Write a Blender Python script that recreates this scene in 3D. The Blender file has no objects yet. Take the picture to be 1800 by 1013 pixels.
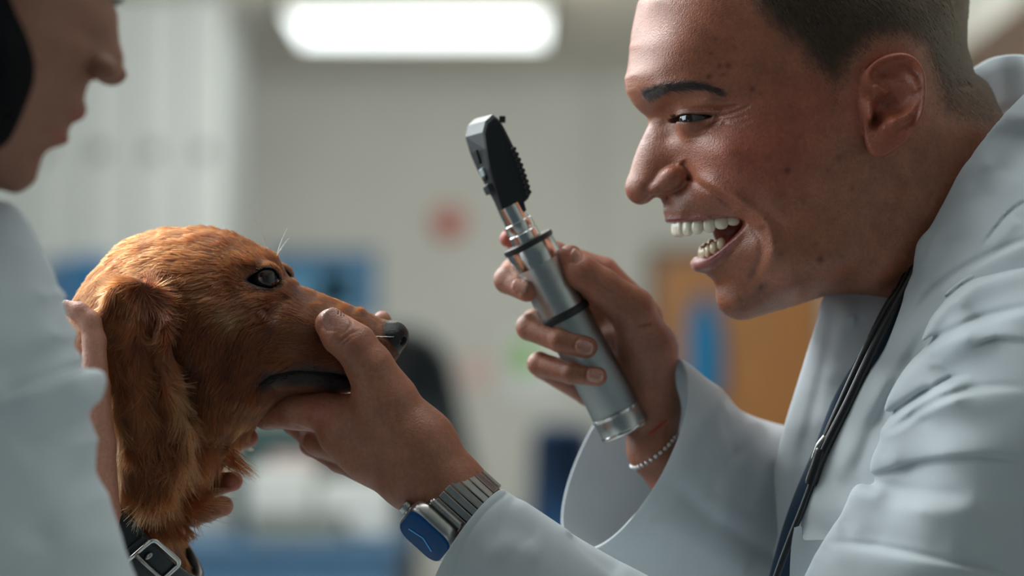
import bpy, math, random, time
import numpy as np
from mathutils import Vector, Matrix
rng = np.random.default_rng(7)
random.seed(7)
T0 = time.time()
# ------------------------------------------------------------------ frame
# Figures are laid out in "frame units": x right, y down, z toward the camera,
# 1 unit = 0.3583 mm, origin plane z=0 is the plane of sharp focus.
S = 0.645 / 1800.0
D = 1.523 / S
PITCH = math.radians(2.5)
CAM = Vector((0.0, -1.523, 1.45))
ca, sa = math.cos(PITCH), math.sin(PITCH)
def toworld(P):
    P = np.asarray(P, float)
    r = (P[..., 0] - 900.0) * S
    u = -(P[..., 1] - 506.5) * S
    f = (D - P[..., 2]) * S
    return np.stack([r, CAM.y + f * ca - u * sa, CAM.z + f * sa + u * ca], -1)
def img(u, v, z):
    k = (D - z) / D
    return np.array([900 + (u - 900) * k, 506.5 + (v - 506.5) * k, z])
def world_at(u, v, dist):
    """point seen at (u,v) at forward distance dist metres from the camera"""
    return Vector(toworld(img(u, v, D - dist / S)))

# ------------------------------------------------------------------ camera, world, lights
C = bpy.context.scene.collection
cam_d = bpy.data.cameras.new('camera'); cam = bpy.data.objects.new('camera', cam_d); C.objects.link(cam)
cam.location = CAM; cam.rotation_euler = (math.pi / 2 + PITCH, 0, 0)
cam_d.sensor_width = 36; cam_d.lens = 85
cam_d.dof.use_dof = True; cam_d.dof.focus_distance = 1.523; cam_d.dof.aperture_fstop = 2.8
bpy.context.scene.camera = cam
sc = bpy.context.scene
sc.view_settings.view_transform = 'Standard'; sc.view_settings.look = 'None'
sc.view_settings.gamma = 1; sc.view_settings.exposure = 0.25; sc.view_settings.use_curve_mapping = False
sc.render.engine = 'CYCLES'
sc.cycles.use_denoising = True
sc.cycles.max_bounces = 6
wd = bpy.data.worlds.new('World'); sc.world = wd; wd.use_nodes = True
wd.node_tree.nodes['Background'].inputs[0].default_value = (0.60, 0.80, 0.90, 1)
wd.node_tree.nodes['Background'].inputs[1].default_value = 0.10
def area(name, loc, target, size, power, color, sizey=None):
    l = bpy.data.lights.new(name, 'AREA'); l.energy = power; l.color = color
    l.shape = 'RECTANGLE'; l.size = size; l.size_y = sizey or size
    o = bpy.data.objects.new(name, l); C.objects.link(o); o.location = loc
    o.rotation_euler = (Vector(target) - Vector(loc)).to_track_quat('-Z', 'Y').to_euler()
    return o
area('key_light_left', (-2.1, 0.45, 2.0), (0.0, 0.0, 1.45), 1.5, 26, (0.86, 0.96, 1.0), 1.1)  # area lamp added as key from the left; no window is built there
area('ceiling_light_mid', (-0.85, 0.65, 2.68), (0.05, 0.1, 1.35), 1.2, 42, (0.93, 0.98, 1.0), 0.6)
area('rim_light_left', (-1.5, 1.9, 2.35), (0.1, 0.0, 1.45), 1.0, 17, (0.90, 0.98, 1.0), 0.8)  # rim lamp added behind the figures at left, not a real window
area('ceiling_light_front', (0.1, 0.1, 2.69), (0.1, 0.1, 0.0), 1.2, 5, (0.92, 0.98, 1.0), 0.6)
area('ceiling_light_back', (-0.6, 2.6, 2.69), (-0.6, 3.2, 0.0), 1.2, 36, (1.0, 0.97, 0.90), 1.2)
area('back_wall_fill', (0.0, 4.6, 2.64), (0.0, 8.2, 1.7), 1.2, 74, (1.0, 0.97, 0.90), 1.2)  # unseen lamp added and tilted to brighten the back wall, no real fixture

# ------------------------------------------------------------------ tagging
def link(o, parent=None):
    C.objects.link(o)
    if parent is not None: o.parent = parent
    return o
def wloc(o):
    p = Vector((0, 0, 0))
    while o is not None:
        p += o.location; o = o.parent
    return p
def tag(o, label=None, cat=None, group=None, kind=None):
    if label: o['label'] = label
    if cat: o['category'] = cat
    if group: o['group'] = group
    if kind: o['kind'] = kind
    return o
def thing(name, label, cat, loc, group=None):
    o = bpy.data.objects.new(name, None); o.empty_display_size = 0.02
    link(o); o.location = loc
    return tag(o, label, cat, group)
def mesh_obj(name, V, F, mat, parent=None, smooth=True, world=False, attrs=None, thick=None, loc=None):
    """V in frame units (or world metres if world=True)"""
    V = np.asarray(V, float)
    if not world: V = toworld(V)
    if parent is not None: base = np.array(wloc(parent))
    elif loc is not None: base = np.array(loc, float)
    else: base = np.array([V[:, 0].mean(), V[:, 1].mean(), V[:, 2].min()])
    me = bpy.data.meshes.new(name)
    if isinstance(F, np.ndarray) and F.ndim == 2:
        n, k = F.shape
        me.vertices.add(len(V)); me.vertices.foreach_set('co', (V - base).astype(np.float32).ravel())
        me.loops.add(n * k); me.loops.foreach_set('vertex_index', F.astype(np.int32).ravel())
        me.polygons.add(n); me.polygons.foreach_set('loop_start', np.arange(0, n * k, k, dtype=np.int32))
        me.update(calc_edges=True)
    else:
        me.from_pydata([tuple(v) for v in (V - base)], [], [tuple(int(i) for i in f) for f in F]); me.update()
    if smooth: me.polygons.foreach_set('use_smooth', [True] * len(me.polygons))
    if attrs:
        for k_, a in attrs.items():
            a = np.asarray(a, np.float32)
            if a.ndim == 2:
                at = me.attributes.new(k_, 'FLOAT_COLOR', 'POINT')
                at.data.foreach_set('color', np.concatenate([a, np.ones((len(a), 1), np.float32)], 1).ravel())
            else:
                at = me.attributes.new(k_, 'FLOAT', 'POINT'); at.data.foreach_set('value', a)
    o = bpy.data.objects.new(name, me)
    if isinstance(mat, (list, tuple)):
        for m in mat: me.materials.append(m)
    elif mat is not None: me.materials.append(mat)
    link(o, parent)
    if parent is None: o.location = base
    if thick:
        m = o.modifiers.new('solidify', 'SOLIDIFY'); m.thickness = thick * S; m.offset = 0
    return o

# ------------------------------------------------------------------ materials
def new_mat(name):
    m = bpy.data.materials.new(name); m.use_nodes = True
    nt = m.node_tree; b = nt.nodes['Principled BSDF']
    return m, nt, b
def noise(nt, scale, detail=4, rough=0.5, coord='Object', stretch=None):
    tc = nt.nodes.new('ShaderNodeTexCoord'); n = nt.nodes.new('ShaderNodeTexNoise')
    n.inputs['Scale'].default_value = scale; n.inputs['Detail'].default_value = detail; n.inputs['Roughness'].default_value = rough
    if stretch:
        mp = nt.nodes.new('ShaderNodeMapping'); mp.inputs['Scale'].default_value = stretch
        nt.links.new(tc.outputs[coord], mp.inputs[0]); nt.links.new(mp.outputs[0], n.inputs['Vector'])
    else: nt.links.new(tc.outputs[coord], n.inputs['Vector'])
    return n
def ramp(nt, src, stops):
    r = nt.nodes.new('ShaderNodeValToRGB'); e = r.color_ramp.elements
    c4 = lambda c: (c[0], c[1], c[2], 1) if isinstance(c, (tuple, list)) else (c, c, c, 1)
    e[0].position = stops[0][0]; e[0].color = c4(stops[0][1]); e[-1].position = stops[-1][0]; e[-1].color = c4(stops[-1][1])
    for p, c in stops[1:-1]: x = e.new(p); x.color = c4(c)
    nt.links.new(src, r.inputs[0]); return r
def bump(nt, b, src, strength, dist):
    bp = nt.nodes.new('ShaderNodeBump'); bp.inputs['Strength'].default_value = strength; bp.inputs['Distance'].default_value = dist
    nt.links.new(src, bp.inputs['Height'])
    nt.links.new(bp.outputs[0], b.inputs['Normal']); return bp
def plain(name, col, rough=0.5, metal=0.0, var=0.0, vscale=40, bmp=0.0, bscale=400, coat=0.0, stretch=None, spec=None):
    m, nt, b = new_mat(name)
    b.inputs['Base Color'].default_value = (*col, 1); b.inputs['Roughness'].default_value = rough; b.inputs['Metallic'].default_value = metal
    if spec is not None: b.inputs['Specular IOR Level'].default_value = spec
    b.inputs['Coat Weight'].default_value = coat
    if var:
        n = noise(nt, vscale, stretch=stretch)
        r = ramp(nt, n.outputs[0], [(0.3, tuple(c * (1 - var) for c in col)), (0.7, tuple(min(1, c * (1 + var)) for c in col))])
        nt.links.new(r.outputs[0], b.inputs['Base Color'])
    if bmp:
        n2 = noise(nt, bscale, 3, stretch=stretch); bump(nt, b, n2.outputs[0], bmp, 0.0005)
    return m
def emit(name, col, strength):
    m, nt, b = new_mat(name)
    b.inputs['Base Color'].default_value = (*col, 1)
    b.inputs['Emission Color'].default_value = (*col, 1); b.inputs['Emission Strength'].default_value = strength
    return m

# ------------------------------------------------------------------ distance-field modelling
def smin(a, b, k):
    h = np.maximum(k - np.abs(a - b), 0) / k
    return np.minimum(a, b) - h * h * k * 0.25
def smax(a, b, k): return -smin(-a, -b, k)
def sphere(P, c, r): return np.linalg.norm(P - np.asarray(c, float), axis=-1) - r
def basis(ax, up):
    ax = np.asarray(ax, float); ax = ax / np.linalg.norm(ax)
    up = np.asarray(up, float); up = up - ax * np.dot(ax, up); up /= np.linalg.norm(up)
    return np.stack([ax, up, np.cross(ax, up)])
def ellip(P, c, r, B=None):
    q = P - np.asarray(c, float)
    if B is not None: q = q @ np.asarray(B).T
    r = np.asarray(r, float)
    k0 = np.linalg.norm(q / r, axis=-1); k1 = np.linalg.norm(q / (r * r), axis=-1)
    return k0 * (k0 - 1.0) / np.maximum(k1, 1e-6)
def rcone(P, a, b, r1, r2):
    a = np.asarray(a, float); b = np.asarray(b, float)
    ba = b - a; l2 = np.dot(ba, ba); pa = P - a
    t = np.clip(pa @ ba / l2, 0, 1)
    return np.linalg.norm(pa - t[..., None] * ba, axis=-1) - (r1 + (r2 - r1) * t)
def chain(P, pts, rad, k=6.0, zs=None):
    d = None
    for i in range(len(pts) - 1):
        e = rcone(P, pts[i], pts[i + 1], rad[i], rad[i + 1])
        d = e if d is None else smin(d, e, k)
    return d
def polydist(P, pts):
    """distance to polyline and parameter 0..1 along it (any dimension)"""
    pts = np.asarray(pts, float); best = np.full(P.shape[:-1], 1e9); par = np.zeros(P.shape[:-1])
    n = len(pts) - 1
    for i in range(n):
        ba = pts[i + 1] - pts[i]; pa = P - pts[i]
        t = np.clip(pa @ ba / max(np.dot(ba, ba), 1e-9), 0, 1)
        d = np.linalg.norm(pa - t[..., None] * ba, axis=-1)
        m = d < best; best = np.where(m, d, best); par = np.where(m, (i + t) / n, par)
    return best, par
def inside(P, poly):
    poly = np.asarray(poly, float); x, y = P[..., 0], P[..., 1]; r = np.zeros(x.shape, bool)
    j = len(poly) - 1
    for i in range(len(poly)):
        xi, yi = poly[i]; xj, yj = poly[j]
        if yi != yj:
            r ^= ((yi > y) != (yj > y)) & (x < (xj - xi) * (y - yi) / (yj - yi) + xi)
        j = i
    return r
def sdpoly(P, poly):
    d, _ = polydist(P, np.vstack([poly, poly[:1]]))
    return np.where(inside(P, poly), -d, d)
def catmull(pts, n=8, closed=False):
    pts = np.asarray(pts, float); N = len(pts); out = []
    rngi = range(N if closed else N - 1)
    for i in rngi:
        if closed: p0, p1, p2, p3 = pts[(i - 1) % N], pts[i], pts[(i + 1) % N], pts[(i + 2) % N]
        else: p0, p1, p2, p3 = pts[max(i - 1, 0)], pts[i], pts[i + 1], pts[min(i + 2, N - 1)]
        for t in np.arange(n) / n:
            out.append(0.5 * ((2 * p1) + (-p0 + p2) * t + (2 * p0 - 5 * p1 + 4 * p2 - p3) * t * t + (-p0 + 3 * p1 - 3 * p2 + p3) * t ** 3))
    if not closed: out.append(pts[-1])
    return np.array(out)

def mesh_sdf(f, lo, hi, h, B=8, project=2, cull=1.6):
    """sparse surface nets of f<0 ; returns V, quads"""
    lo = np.asarray(lo, float); hi = np.asarray(hi, float)
    bs = B * h; nb = np.ceil((hi - lo) / bs).astype(int)
    gi = np.stack(np.meshgrid(*[np.arange(n) for n in nb], indexing='ij'), -1).reshape(-1, 3)
    ctr = lo + (gi + 0.5) * bs
    v = np.concatenate([f(ctr[i:i + 200000]) for i in range(0, len(ctr), 200000)])
    gi = gi[np.abs(v) < bs * 0.87 * cull + h]
    N = nb * B + 2
    loc = np.stack(np.meshgrid(*[np.arange(B + 1)] * 3, indexing='ij'), -1).reshape(-1, 3)
    cells_id, cells_v, quads = [], [], []
    def cid(ijk): return (ijk[..., 0].astype(np.int64) * N[1] + ijk[..., 1]) * N[2] + ijk[..., 2]
    CH = max(1, 300000 // len(loc))
    for s in range(0, len(gi), CH):
        g = gi[s:s + CH]; base = g * B
        P = lo + (base[:, None, :] + loc[None]) * h
        val = f(P.reshape(-1, 3)).reshape(len(g), B + 1, B + 1, B + 1)
        ins = val < 0
        c = [ins[:, a:B + a, b:B + b, d:B + d] for a in (0, 1) for b in (0, 1) for d in (0, 1)]
        cnt = sum(x.astype(np.int8) for x in c)
        act = (cnt > 0) & (cnt < 8)
        w = np.nonzero(act)
        if len(w[0]) == 0: continue
        acc = np.zeros((len(w[0]), 3)); n = np.zeros(len(w[0]))
        offs = [(a, b, d) for a in (0, 1) for b in (0, 1) for d in (0, 1)]
        vals = {o: val[w[0], w[1] + o[0], w[2] + o[1], w[3] + o[2]] for o in offs}
        for o in offs:
            for ax in range(3):
                if o[ax] == 0:
                    o2 = list(o); o2[ax] = 1; o2 = tuple(o2)
                    va, vb = vals[o], vals[o2]; m = (va < 0) != (vb < 0)
                    t = np.where(m, va / np.where(m, va - vb, 1), 0)
                    p = np.array(o, float)[None].repeat(len(t), 0); p[:, ax] += t
                    acc += p * m[:, None]; n += m
        ijk = base[w[0]] + np.stack(w[1:], -1)
        cells_id.append(cid(ijk)); cells_v.append(lo + (ijk + acc / n[:, None]) * h)
        for ax in range(3):
            sl0 = [slice(None), slice(0, B), slice(0, B), slice(0, B)]; sl1 = list(sl0); sl1[ax + 1] = slice(1, B + 1)
            a = ins[tuple(sl0)]; b = ins[tuple(sl1)]
            e = np.nonzero(a != b)
            if len(e[0]) == 0: continue
            ijk = base[e[0]] + np.stack(e[1:], -1)
            u_, v_ = (ax + 1) % 3, (ax + 2) % 3
            du = np.zeros(3, int); du[u_] = 1; dv = np.zeros(3, int); dv[v_] = 1
            q = np.stack([cid(ijk), cid(ijk - du), cid(ijk - du - dv), cid(ijk - dv)], -1)
            fl = a[e]
            q[~fl] = q[~fl][:, ::-1]
            quads.append(q)
    ids = np.concatenate(cells_id); V = np.concatenate(cells_v); Q = np.concatenate(quads)
    o = np.argsort(ids); ids = ids[o]; V = V[o]
    pos = np.searchsorted(ids, Q); pos = np.clip(pos, 0, len(ids) - 1)
    ok = (ids[pos] == Q).all(1); Q = pos[ok]
    for _ in range(project):
        e = h * 0.5
        for s in range(0, len(V), 200000):
            P = V[s:s + 200000]; f0 = f(P)
            g = np.stack([f(P + np.eye(3)[i] * e) - f(P - np.eye(3)[i] * e) for i in range(3)], -1) / (2 * e)
            gl = np.maximum((g * g).sum(-1), 0.04)
            st = np.clip(f0 / gl, -h, h)[:, None] * g
            sl = np.linalg.norm(st, axis=-1, keepdims=True)
            V[s:s + 200000] = P - st * np.minimum(1, 0.6 * h / np.maximum(sl, 1e-9))
    Q = Q[:, ::-1]   # frame is left-handed (y down, z toward viewer flips twice): fix outward winding below
    return V, Q
def fix_winding(V, Q, f):
    """make faces point outward in world space"""
    W = toworld(V); i = len(Q) // 2
    idx = np.linspace(0, len(Q) - 1, 400).astype(int)
    q = Q[idx]; n = np.cross(W[q[:, 1]] - W[q[:, 0]], W[q[:, 2]] - W[q[:, 0]])
    c = V[q].mean(1); e = 2.0
    g = np.stack([f(c + np.eye(3)[k] * e) - f(c - np.eye(3)[k] * e) for k in range(3)], -1)
    gw = toworld(c + g) - toworld(c)
    return Q if (n * gw).sum(-1).mean() > 0 else Q[:, ::-1].copy()
def sdf_mesh(f, lo, hi, h, **k):
    t = time.time()
    V, Q = mesh_sdf(f, lo, hi, h, **k); Q = fix_winding(V, Q, f)
    print('sdf', len(V), round(time.time() - t, 1), flush=True)
    return V, Q
def smooth01(x): x = np.clip(x, 0, 1); return x * x * (3 - 2 * x)

class Field:
    """bilinear lookup of a raster over (x,y)"""
    def __init__(s, lo, hi, step=1.0):
        s.lo = np.array(lo, float); s.step = step
        s.nx = int((hi[0] - lo[0]) / step) + 1; s.ny = int((hi[1] - lo[1]) / step) + 1
        X, Y = np.meshgrid(lo[0] + np.arange(s.nx) * step, lo[1] + np.arange(s.ny) * step, indexing='ij')
        s.P = np.stack([X, Y], -1); s.A = {}
    def __call__(s, P, *names):
        x = np.clip((P[..., 0] - s.lo[0]) / s.step, 0, s.nx - 1.001); y = np.clip((P[..., 1] - s.lo[1]) / s.step, 0, s.ny - 1.001)
        i = x.astype(int); j = y.astype(int); fx = x - i; fy = y - j
        out = []
        for n in names:
            A = s.A[n]; out.append((A[i, j] * (1 - fx) + A[i + 1, j] * fx) * (1 - fy) + (A[i, j + 1] * (1 - fx) + A[i + 1, j + 1] * fx) * fy)
        return out if len(out) > 1 else out[0]
def tps(ctrl, val, lam=0.0):
    ctrl = np.asarray(ctrl, float) / 100.0; n = len(ctrl)
    def U(r2): return 0.5 * r2 * np.log(np.maximum(r2, 1e-12))
    d2 = ((ctrl[:, None] - ctrl[None]) ** 2).sum(-1)
    K = U(d2) + np.diag(np.broadcast_to(np.asarray(lam, float), (n,)))
    Pm = np.concatenate([np.ones((n, 1)), ctrl], 1)
    A = np.zeros((n + 3, n + 3)); A[:n, :n] = K; A[:n, n:] = Pm; A[n:, :n] = Pm.T
    sol = np.linalg.solve(A, np.concatenate([val, np.zeros(3)]))
    def ev(P):
        sh = P.shape[:-1]; Q = P.reshape(-1, 2) / 100.0; out = np.empty(len(Q))
        for s in range(0, len(Q), 20000):
            q = Q[s:s + 20000]
            r2 = ((q[:, None] - ctrl[None]) ** 2).sum(-1)
            out[s:s + 20000] = U(r2) @ sol[:n] + sol[n] + q @ sol[n + 1:]
        return out.reshape(sh)
    return ev
def profile_field(sil, ctrl, H, lo, hi, step=2.0, edge_r=30, lam=0.002):
    """half-width-squared field of a bilaterally symmetric solid from its profile outline
    sil: closed outline (u,v) ; ctrl: (u,v,halfwidth) interior ; H maps seen (u,v,w)->local (x,y)"""
    silL = np.array([H(u, v, 0) for u, v in sil])
    cl = catmull(silL, 5, True)
    f = Field(lo, hi, step)
    sd = sdpoly(f.P, cl)
    # outward normals for guard points
    t = np.roll(cl, -1, 0) - np.roll(cl, 1, 0); t /= np.linalg.norm(t, axis=1, keepdims=True) + 1e-9
    nrm = np.stack([t[:, 1], -t[:, 0]], 1)
    tst = sdpoly(cl + nrm * 2, cl); nrm[tst < 0] *= -1
    seg = np.linalg.norm(np.roll(cl, -1, 0) - cl, axis=1).cumsum()
    pick = [0]; last = 0
    for i in range(1, len(cl)):
        if seg[i - 1] - last > 11: pick.append(i); last = seg[i - 1]
    cb = cl[pick]; out = cb + nrm[pick] * 14
    so = sdpoly(out, cl); keep = so > 9; out = out[keep]
    ci = np.array([[*H(u, v, w)] for u, v, w in ctrl]); wi = np.array([w for _, _, w in ctrl], float)
    ins = sdpoly(ci, cl) < -3; ci = ci[ins]; wi = wi[ins]
    pts = np.vstack([cb, out, ci])
    val = np.concatenate([np.zeros(len(cb)), -np.full(len(out), edge_r * 2 * 14.0), wi ** 2])
    lm = np.concatenate([np.full(len(cb), 1e-5), np.full(len(out), 0.01), np.full(len(ci), lam)])
    ev = tps(pts, val / 10000.0, lm)
    W2 = ev(f.P) * 10000.0
    far = sd > 12
    W2 = np.where(far, -2 * edge_r * sd, W2)
    W2 = np.where((sd > 1) & ~far, np.minimum(W2, -5.0 * sd), W2)
    f.A['W2'] = W2
    gx, gy = np.gradient(W2, step); f.A['G'] = np.hypot(gx, gy)
    f.A['D'] = np.zeros_like(W2); f.A['sd'] = sd
    f.sil = cl
    return f
def profile_sdf(f, P, minG=50):
    W2, G, Dp = f(P, 'W2', 'G', 'D')
    z = P[..., 2]
    d = (z * z - W2) / np.maximum(np.sqrt(4 * z * z + G * G), minG)
    return d + Dp
def curve_mark(f, H, pts, width, depth, w=0, name='D', taper=True):
    """groove (depth>0) or ridge (<0) along a seen curve; pts (u,v[,w])"""
    L = np.array([H(p[0], p[1], p[2] if len(p) > 2 else w) for p in pts]); L = catmull(L, 6)
    lo = L.min(0) - width * 4; hi = L.max(0) + width * 4
    m = ((f.P >= lo) & (f.P <= hi)).all(-1)
    d, t = polydist(f.P[m], L)
    e = depth * np.exp(-(d / width) ** 2)
    if taper: e *= smooth01(np.minimum(t, 1 - t) / 0.2)
    f.A[name][m] += e
def blob(f, H, u, v, w, r, depth, name='D', ry=None, ang=0):
    c = np.array(H(u, v, w)); q = f.P - c; a = math.radians(ang)
    x = q[..., 0] * math.cos(a) + q[..., 1] * math.sin(a); y = -q[..., 0] * math.sin(a) + q[..., 1] * math.cos(a)
    f.A[name] += depth * np.exp(-(x / r) ** 2 - (y / (ry or r)) ** 2)
# ------------------------------------------------------------------ skin and hair materials
def skin_mat(name, sss=0.12, bscale=900, nv=1.0):
    m, nt, b = new_mat(name)
    at = nt.nodes.new('ShaderNodeAttribute'); at.attribute_name = 'col'
    n = noise(nt, 55, 5, 0.65); r = ramp(nt, n.outputs[0], [(0.28, 1 - .34 * nv), (0.72, 1 + .18 * nv)])
    n3 = noise(nt, 420, 4, 0.7); r3 = ramp(nt, n3.outputs[0], [(0.30, 0.72), (0.7, 1.12)])
    mx = nt.nodes.new('ShaderNodeMix'); mx.data_type = 'RGBA'; mx.blend_type = 'MULTIPLY'; mx.inputs[0].default_value = 0.8
    nt.links.new(at.outputs['Color'], mx.inputs[6]); nt.links.new(r.outputs[0], mx.inputs[7])
    mx2 = nt.nodes.new('ShaderNodeMix'); mx2.data_type = 'RGBA'; mx2.blend_type = 'MULTIPLY'; mx2.inputs[0].default_value = 0.8
    nt.links.new(mx.outputs[2], mx2.inputs[6]); nt.links.new(r3.outputs[0], mx2.inputs[7])
    nt.links.new(mx2.outputs[2], b.inputs['Base Color'])
    ar = nt.nodes.new('ShaderNodeAttribute'); ar.attribute_name = 'rgh'
    nr = ramp(nt, n3.outputs[0], [(0.3, 0.85), (0.7, 1.1)])
    mm = nt.nodes.new('ShaderNodeMath'); mm.operation = 'MULTIPLY'
    nt.links.new(ar.outputs['Fac'], mm.inputs[0]); nt.links.new(nr.outputs[0], mm.inputs[1]); nt.links.new(mm.outputs[0], b.inputs['Roughness'])
    b.inputs['Subsurface Weight'].default_value = sss
    b.inputs['Subsurface Radius'].default_value = (1.0, 0.35, 0.2)
    b.inputs['Subsurface Scale'].default_value = 0.004
    b.inputs['Specular IOR Level'].default_value = 0.5
    vo = nt.nodes.new('ShaderNodeTexVoronoi'); vo.inputs['Scale'].default_value = bscale
    tc = nt.nodes.new('ShaderNodeTexCoord'); nt.links.new(tc.outputs['Object'], vo.inputs['Vector'])
    ad = nt.nodes.new('ShaderNodeMath'); ad.operation = 'ADD'
    n4 = noise(nt, 300, 5, 0.7)
    nt.links.new(vo.outputs['Distance'], ad.inputs[0]); nt.links.new(n4.outputs[0], ad.inputs[1])
    bump(nt, b, ad.outputs[0], 0.38, 0.0005)
    return m
def hair_mat(name, col, rough=0.45, var=0.25, coat=0.0):
    m, nt, b = new_mat(name)
    nt.nodes.remove(b)
    h = nt.nodes.new('ShaderNodeBsdfHairPrincipled'); h.parametrization = 'COLOR'
    h.inputs['Color'].default_value = (*col, 1); h.inputs['Roughness'].default_value = rough
    h.inputs['Radial Roughness'].default_value = 0.5
    h.inputs['Random Roughness'].default_value = 0.2; h.inputs['IOR'].default_value = 1.45
    at = nt.nodes.new('ShaderNodeAttribute'); at.attribute_name = 'hcol'
    nt.links.new(at.outputs['Color'], h.inputs['Color'])
    nt.links.new(h.outputs[0], nt.nodes['Material Output'].inputs[0])
    return m
def hair_obj(name, pts, rad, col, mat, parent):
    """pts (N,K,3) frame units, rad (N,K) frame units, col (N,3)"""
    N, K, _ = pts.shape
    W = toworld(pts) - np.array(wloc(parent))
    hc = bpy.data.hair_curves.new(name)
    hc.add_curves([K] * N)
    hc.attributes['position'].data.foreach_set('vector', W.astype(np.float32).ravel()) if 'position' in hc.attributes else hc.position_data.foreach_set('vector', W.astype(np.float32).ravel())
    ra = hc.attributes.get('radius') or hc.attributes.new('radius', 'FLOAT', 'POINT')
    ra.data.foreach_set('value', (rad * S).astype(np.float32).ravel())
    c = hc.attributes.new('hcol', 'FLOAT_COLOR', 'CURVE')
    c.data.foreach_set('color', np.concatenate([col, np.ones((N, 1))], 1).astype(np.float32).ravel())
    o = bpy.data.objects.new(name, hc); hc.materials.append(mat); link(o, parent)
    return o
def sample_surface(V, Q, n, weight=None):
    """random points on quads with normals (in frame units, outward)"""
    a, b, c, d = (V[Q[:, i]] for i in range(4))
    nr = np.cross(c - a, d - b); ar = np.linalg.norm(nr, axis=1)
    p = ar.copy()
    if weight is not None: p = p * np.clip(weight[Q].mean(1), 0, None)
    cs = np.cumsum(p); i = np.searchsorted(cs, rng.random(n) * cs[-1]); i = np.clip(i, 0, len(Q) - 1)
    s, t = rng.random(n)[:, None], rng.random(n)[:, None]
    P = (a[i] * (1 - s) + b[i] * s) * (1 - t) + (d[i] * (1 - s) + c[i] * s) * t
    N = nr[i] / np.maximum(ar[i], 1e-9)[:, None]
    return P, N, i
def grow(f, P, dirs, length, lift, K=5, curl=None, droop=None, rise=0.6):
    """strands that leave the surface P along the combed direction; dirs unit tangents; lift outward normals mix"""
    N = len(P); pts = np.zeros((N, K, 3)); pts[:, 0] = P
    for k in range(1, K):
        t = k / (K - 1)
        d = dirs + lift * (rise * (1 - t * 0.7))[..., None] if isinstance(rise, np.ndarray) else dirs + lift * (rise * (1 - t * 0.7))
        if droop is not None: d = d + droop * t
        if curl is not None: d = d + curl * t
        d /= np.linalg.norm(d, axis=1, keepdims=True)
        pts[:, k] = pts[:, k - 1] + d * (length / (K - 1))[:, None]
    return pts

# ------------------------------------------------------------------ the veterinarian's head
HC = 1400.0; HY = math.radians(4.5); HK = (D + 190) / D; HZ = -190.0
def head_tf(P):
    x, y, z = P[..., 0], P[..., 1], P[..., 2]
    xr = (x - HC) * math.cos(HY) + z * math.sin(HY); zr = -(x - HC) * math.sin(HY) + z * math.cos(HY)
    return np.stack([900 + (HC + xr - 900) * HK, 506.5 + (y - 506.5) * HK, HZ + zr * HK], -1)
def HH(u, v, w):
    Z = HZ + w * HK; x = u
    for _ in range(4):
        k = (D - Z) / D
        X = 900 + (u - 900) * k; Y = 506.5 + (v - 506.5) * k
        xr = (X - 900) / HK + 900 - HC
        x = HC + (xr - w * math.sin(HY)) / math.cos(HY); y = 506.5 + (Y - 506.5) / HK
        Z = HZ + (-(x - HC) * math.sin(HY) + w * math.cos(HY)) * HK
    return (x, y)
def HP(u, v, w): return np.array([*HH(u, v, w), w])

vsil = [(1124,0),(1116,30),(1110,60),(1107.5,85),(1105,112),(1100.5,134),(1100,150),(1105,166),(1115,184),(1128,198),(1138,207),(1140.5,216),
 (1135,230),(1127,246),(1117,270),(1109,295),(1103,320),(1102.5,335),(1108,347),(1117,354.5),(1128,357.5),(1140,354),(1150,348),(1158,348),(1163,352),(1166.5,359),(1165.5,367),
 (1168,376),(1173,384),(1183,392),(1200,398),(1230,407),(1243,417),(1238,430),(1228,440),(1223.5,452),(1225,464),(1234,476),(1246,486),(1255,495),(1258.5,508),(1259.5,522),
 (1264,537),(1276,551),(1294,561),(1312,562),(1334,556),(1377,543),(1420,530),(1446,521),(1480,516),(1520,520),(1560,535),(1600,545),(1650,520),(1700,450),(1745,360),(1775,270),(1762,215),
 (1747,184),(1737,158),(1722,140),(1707,132),(1703,106),(1696,80),(1696,40),(1697,10),(1690,-35),(1650,-90),(1580,-135),(1480,-160),(1370,-160),(1270,-135),(1190,-90),(1145,-40)]
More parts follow.
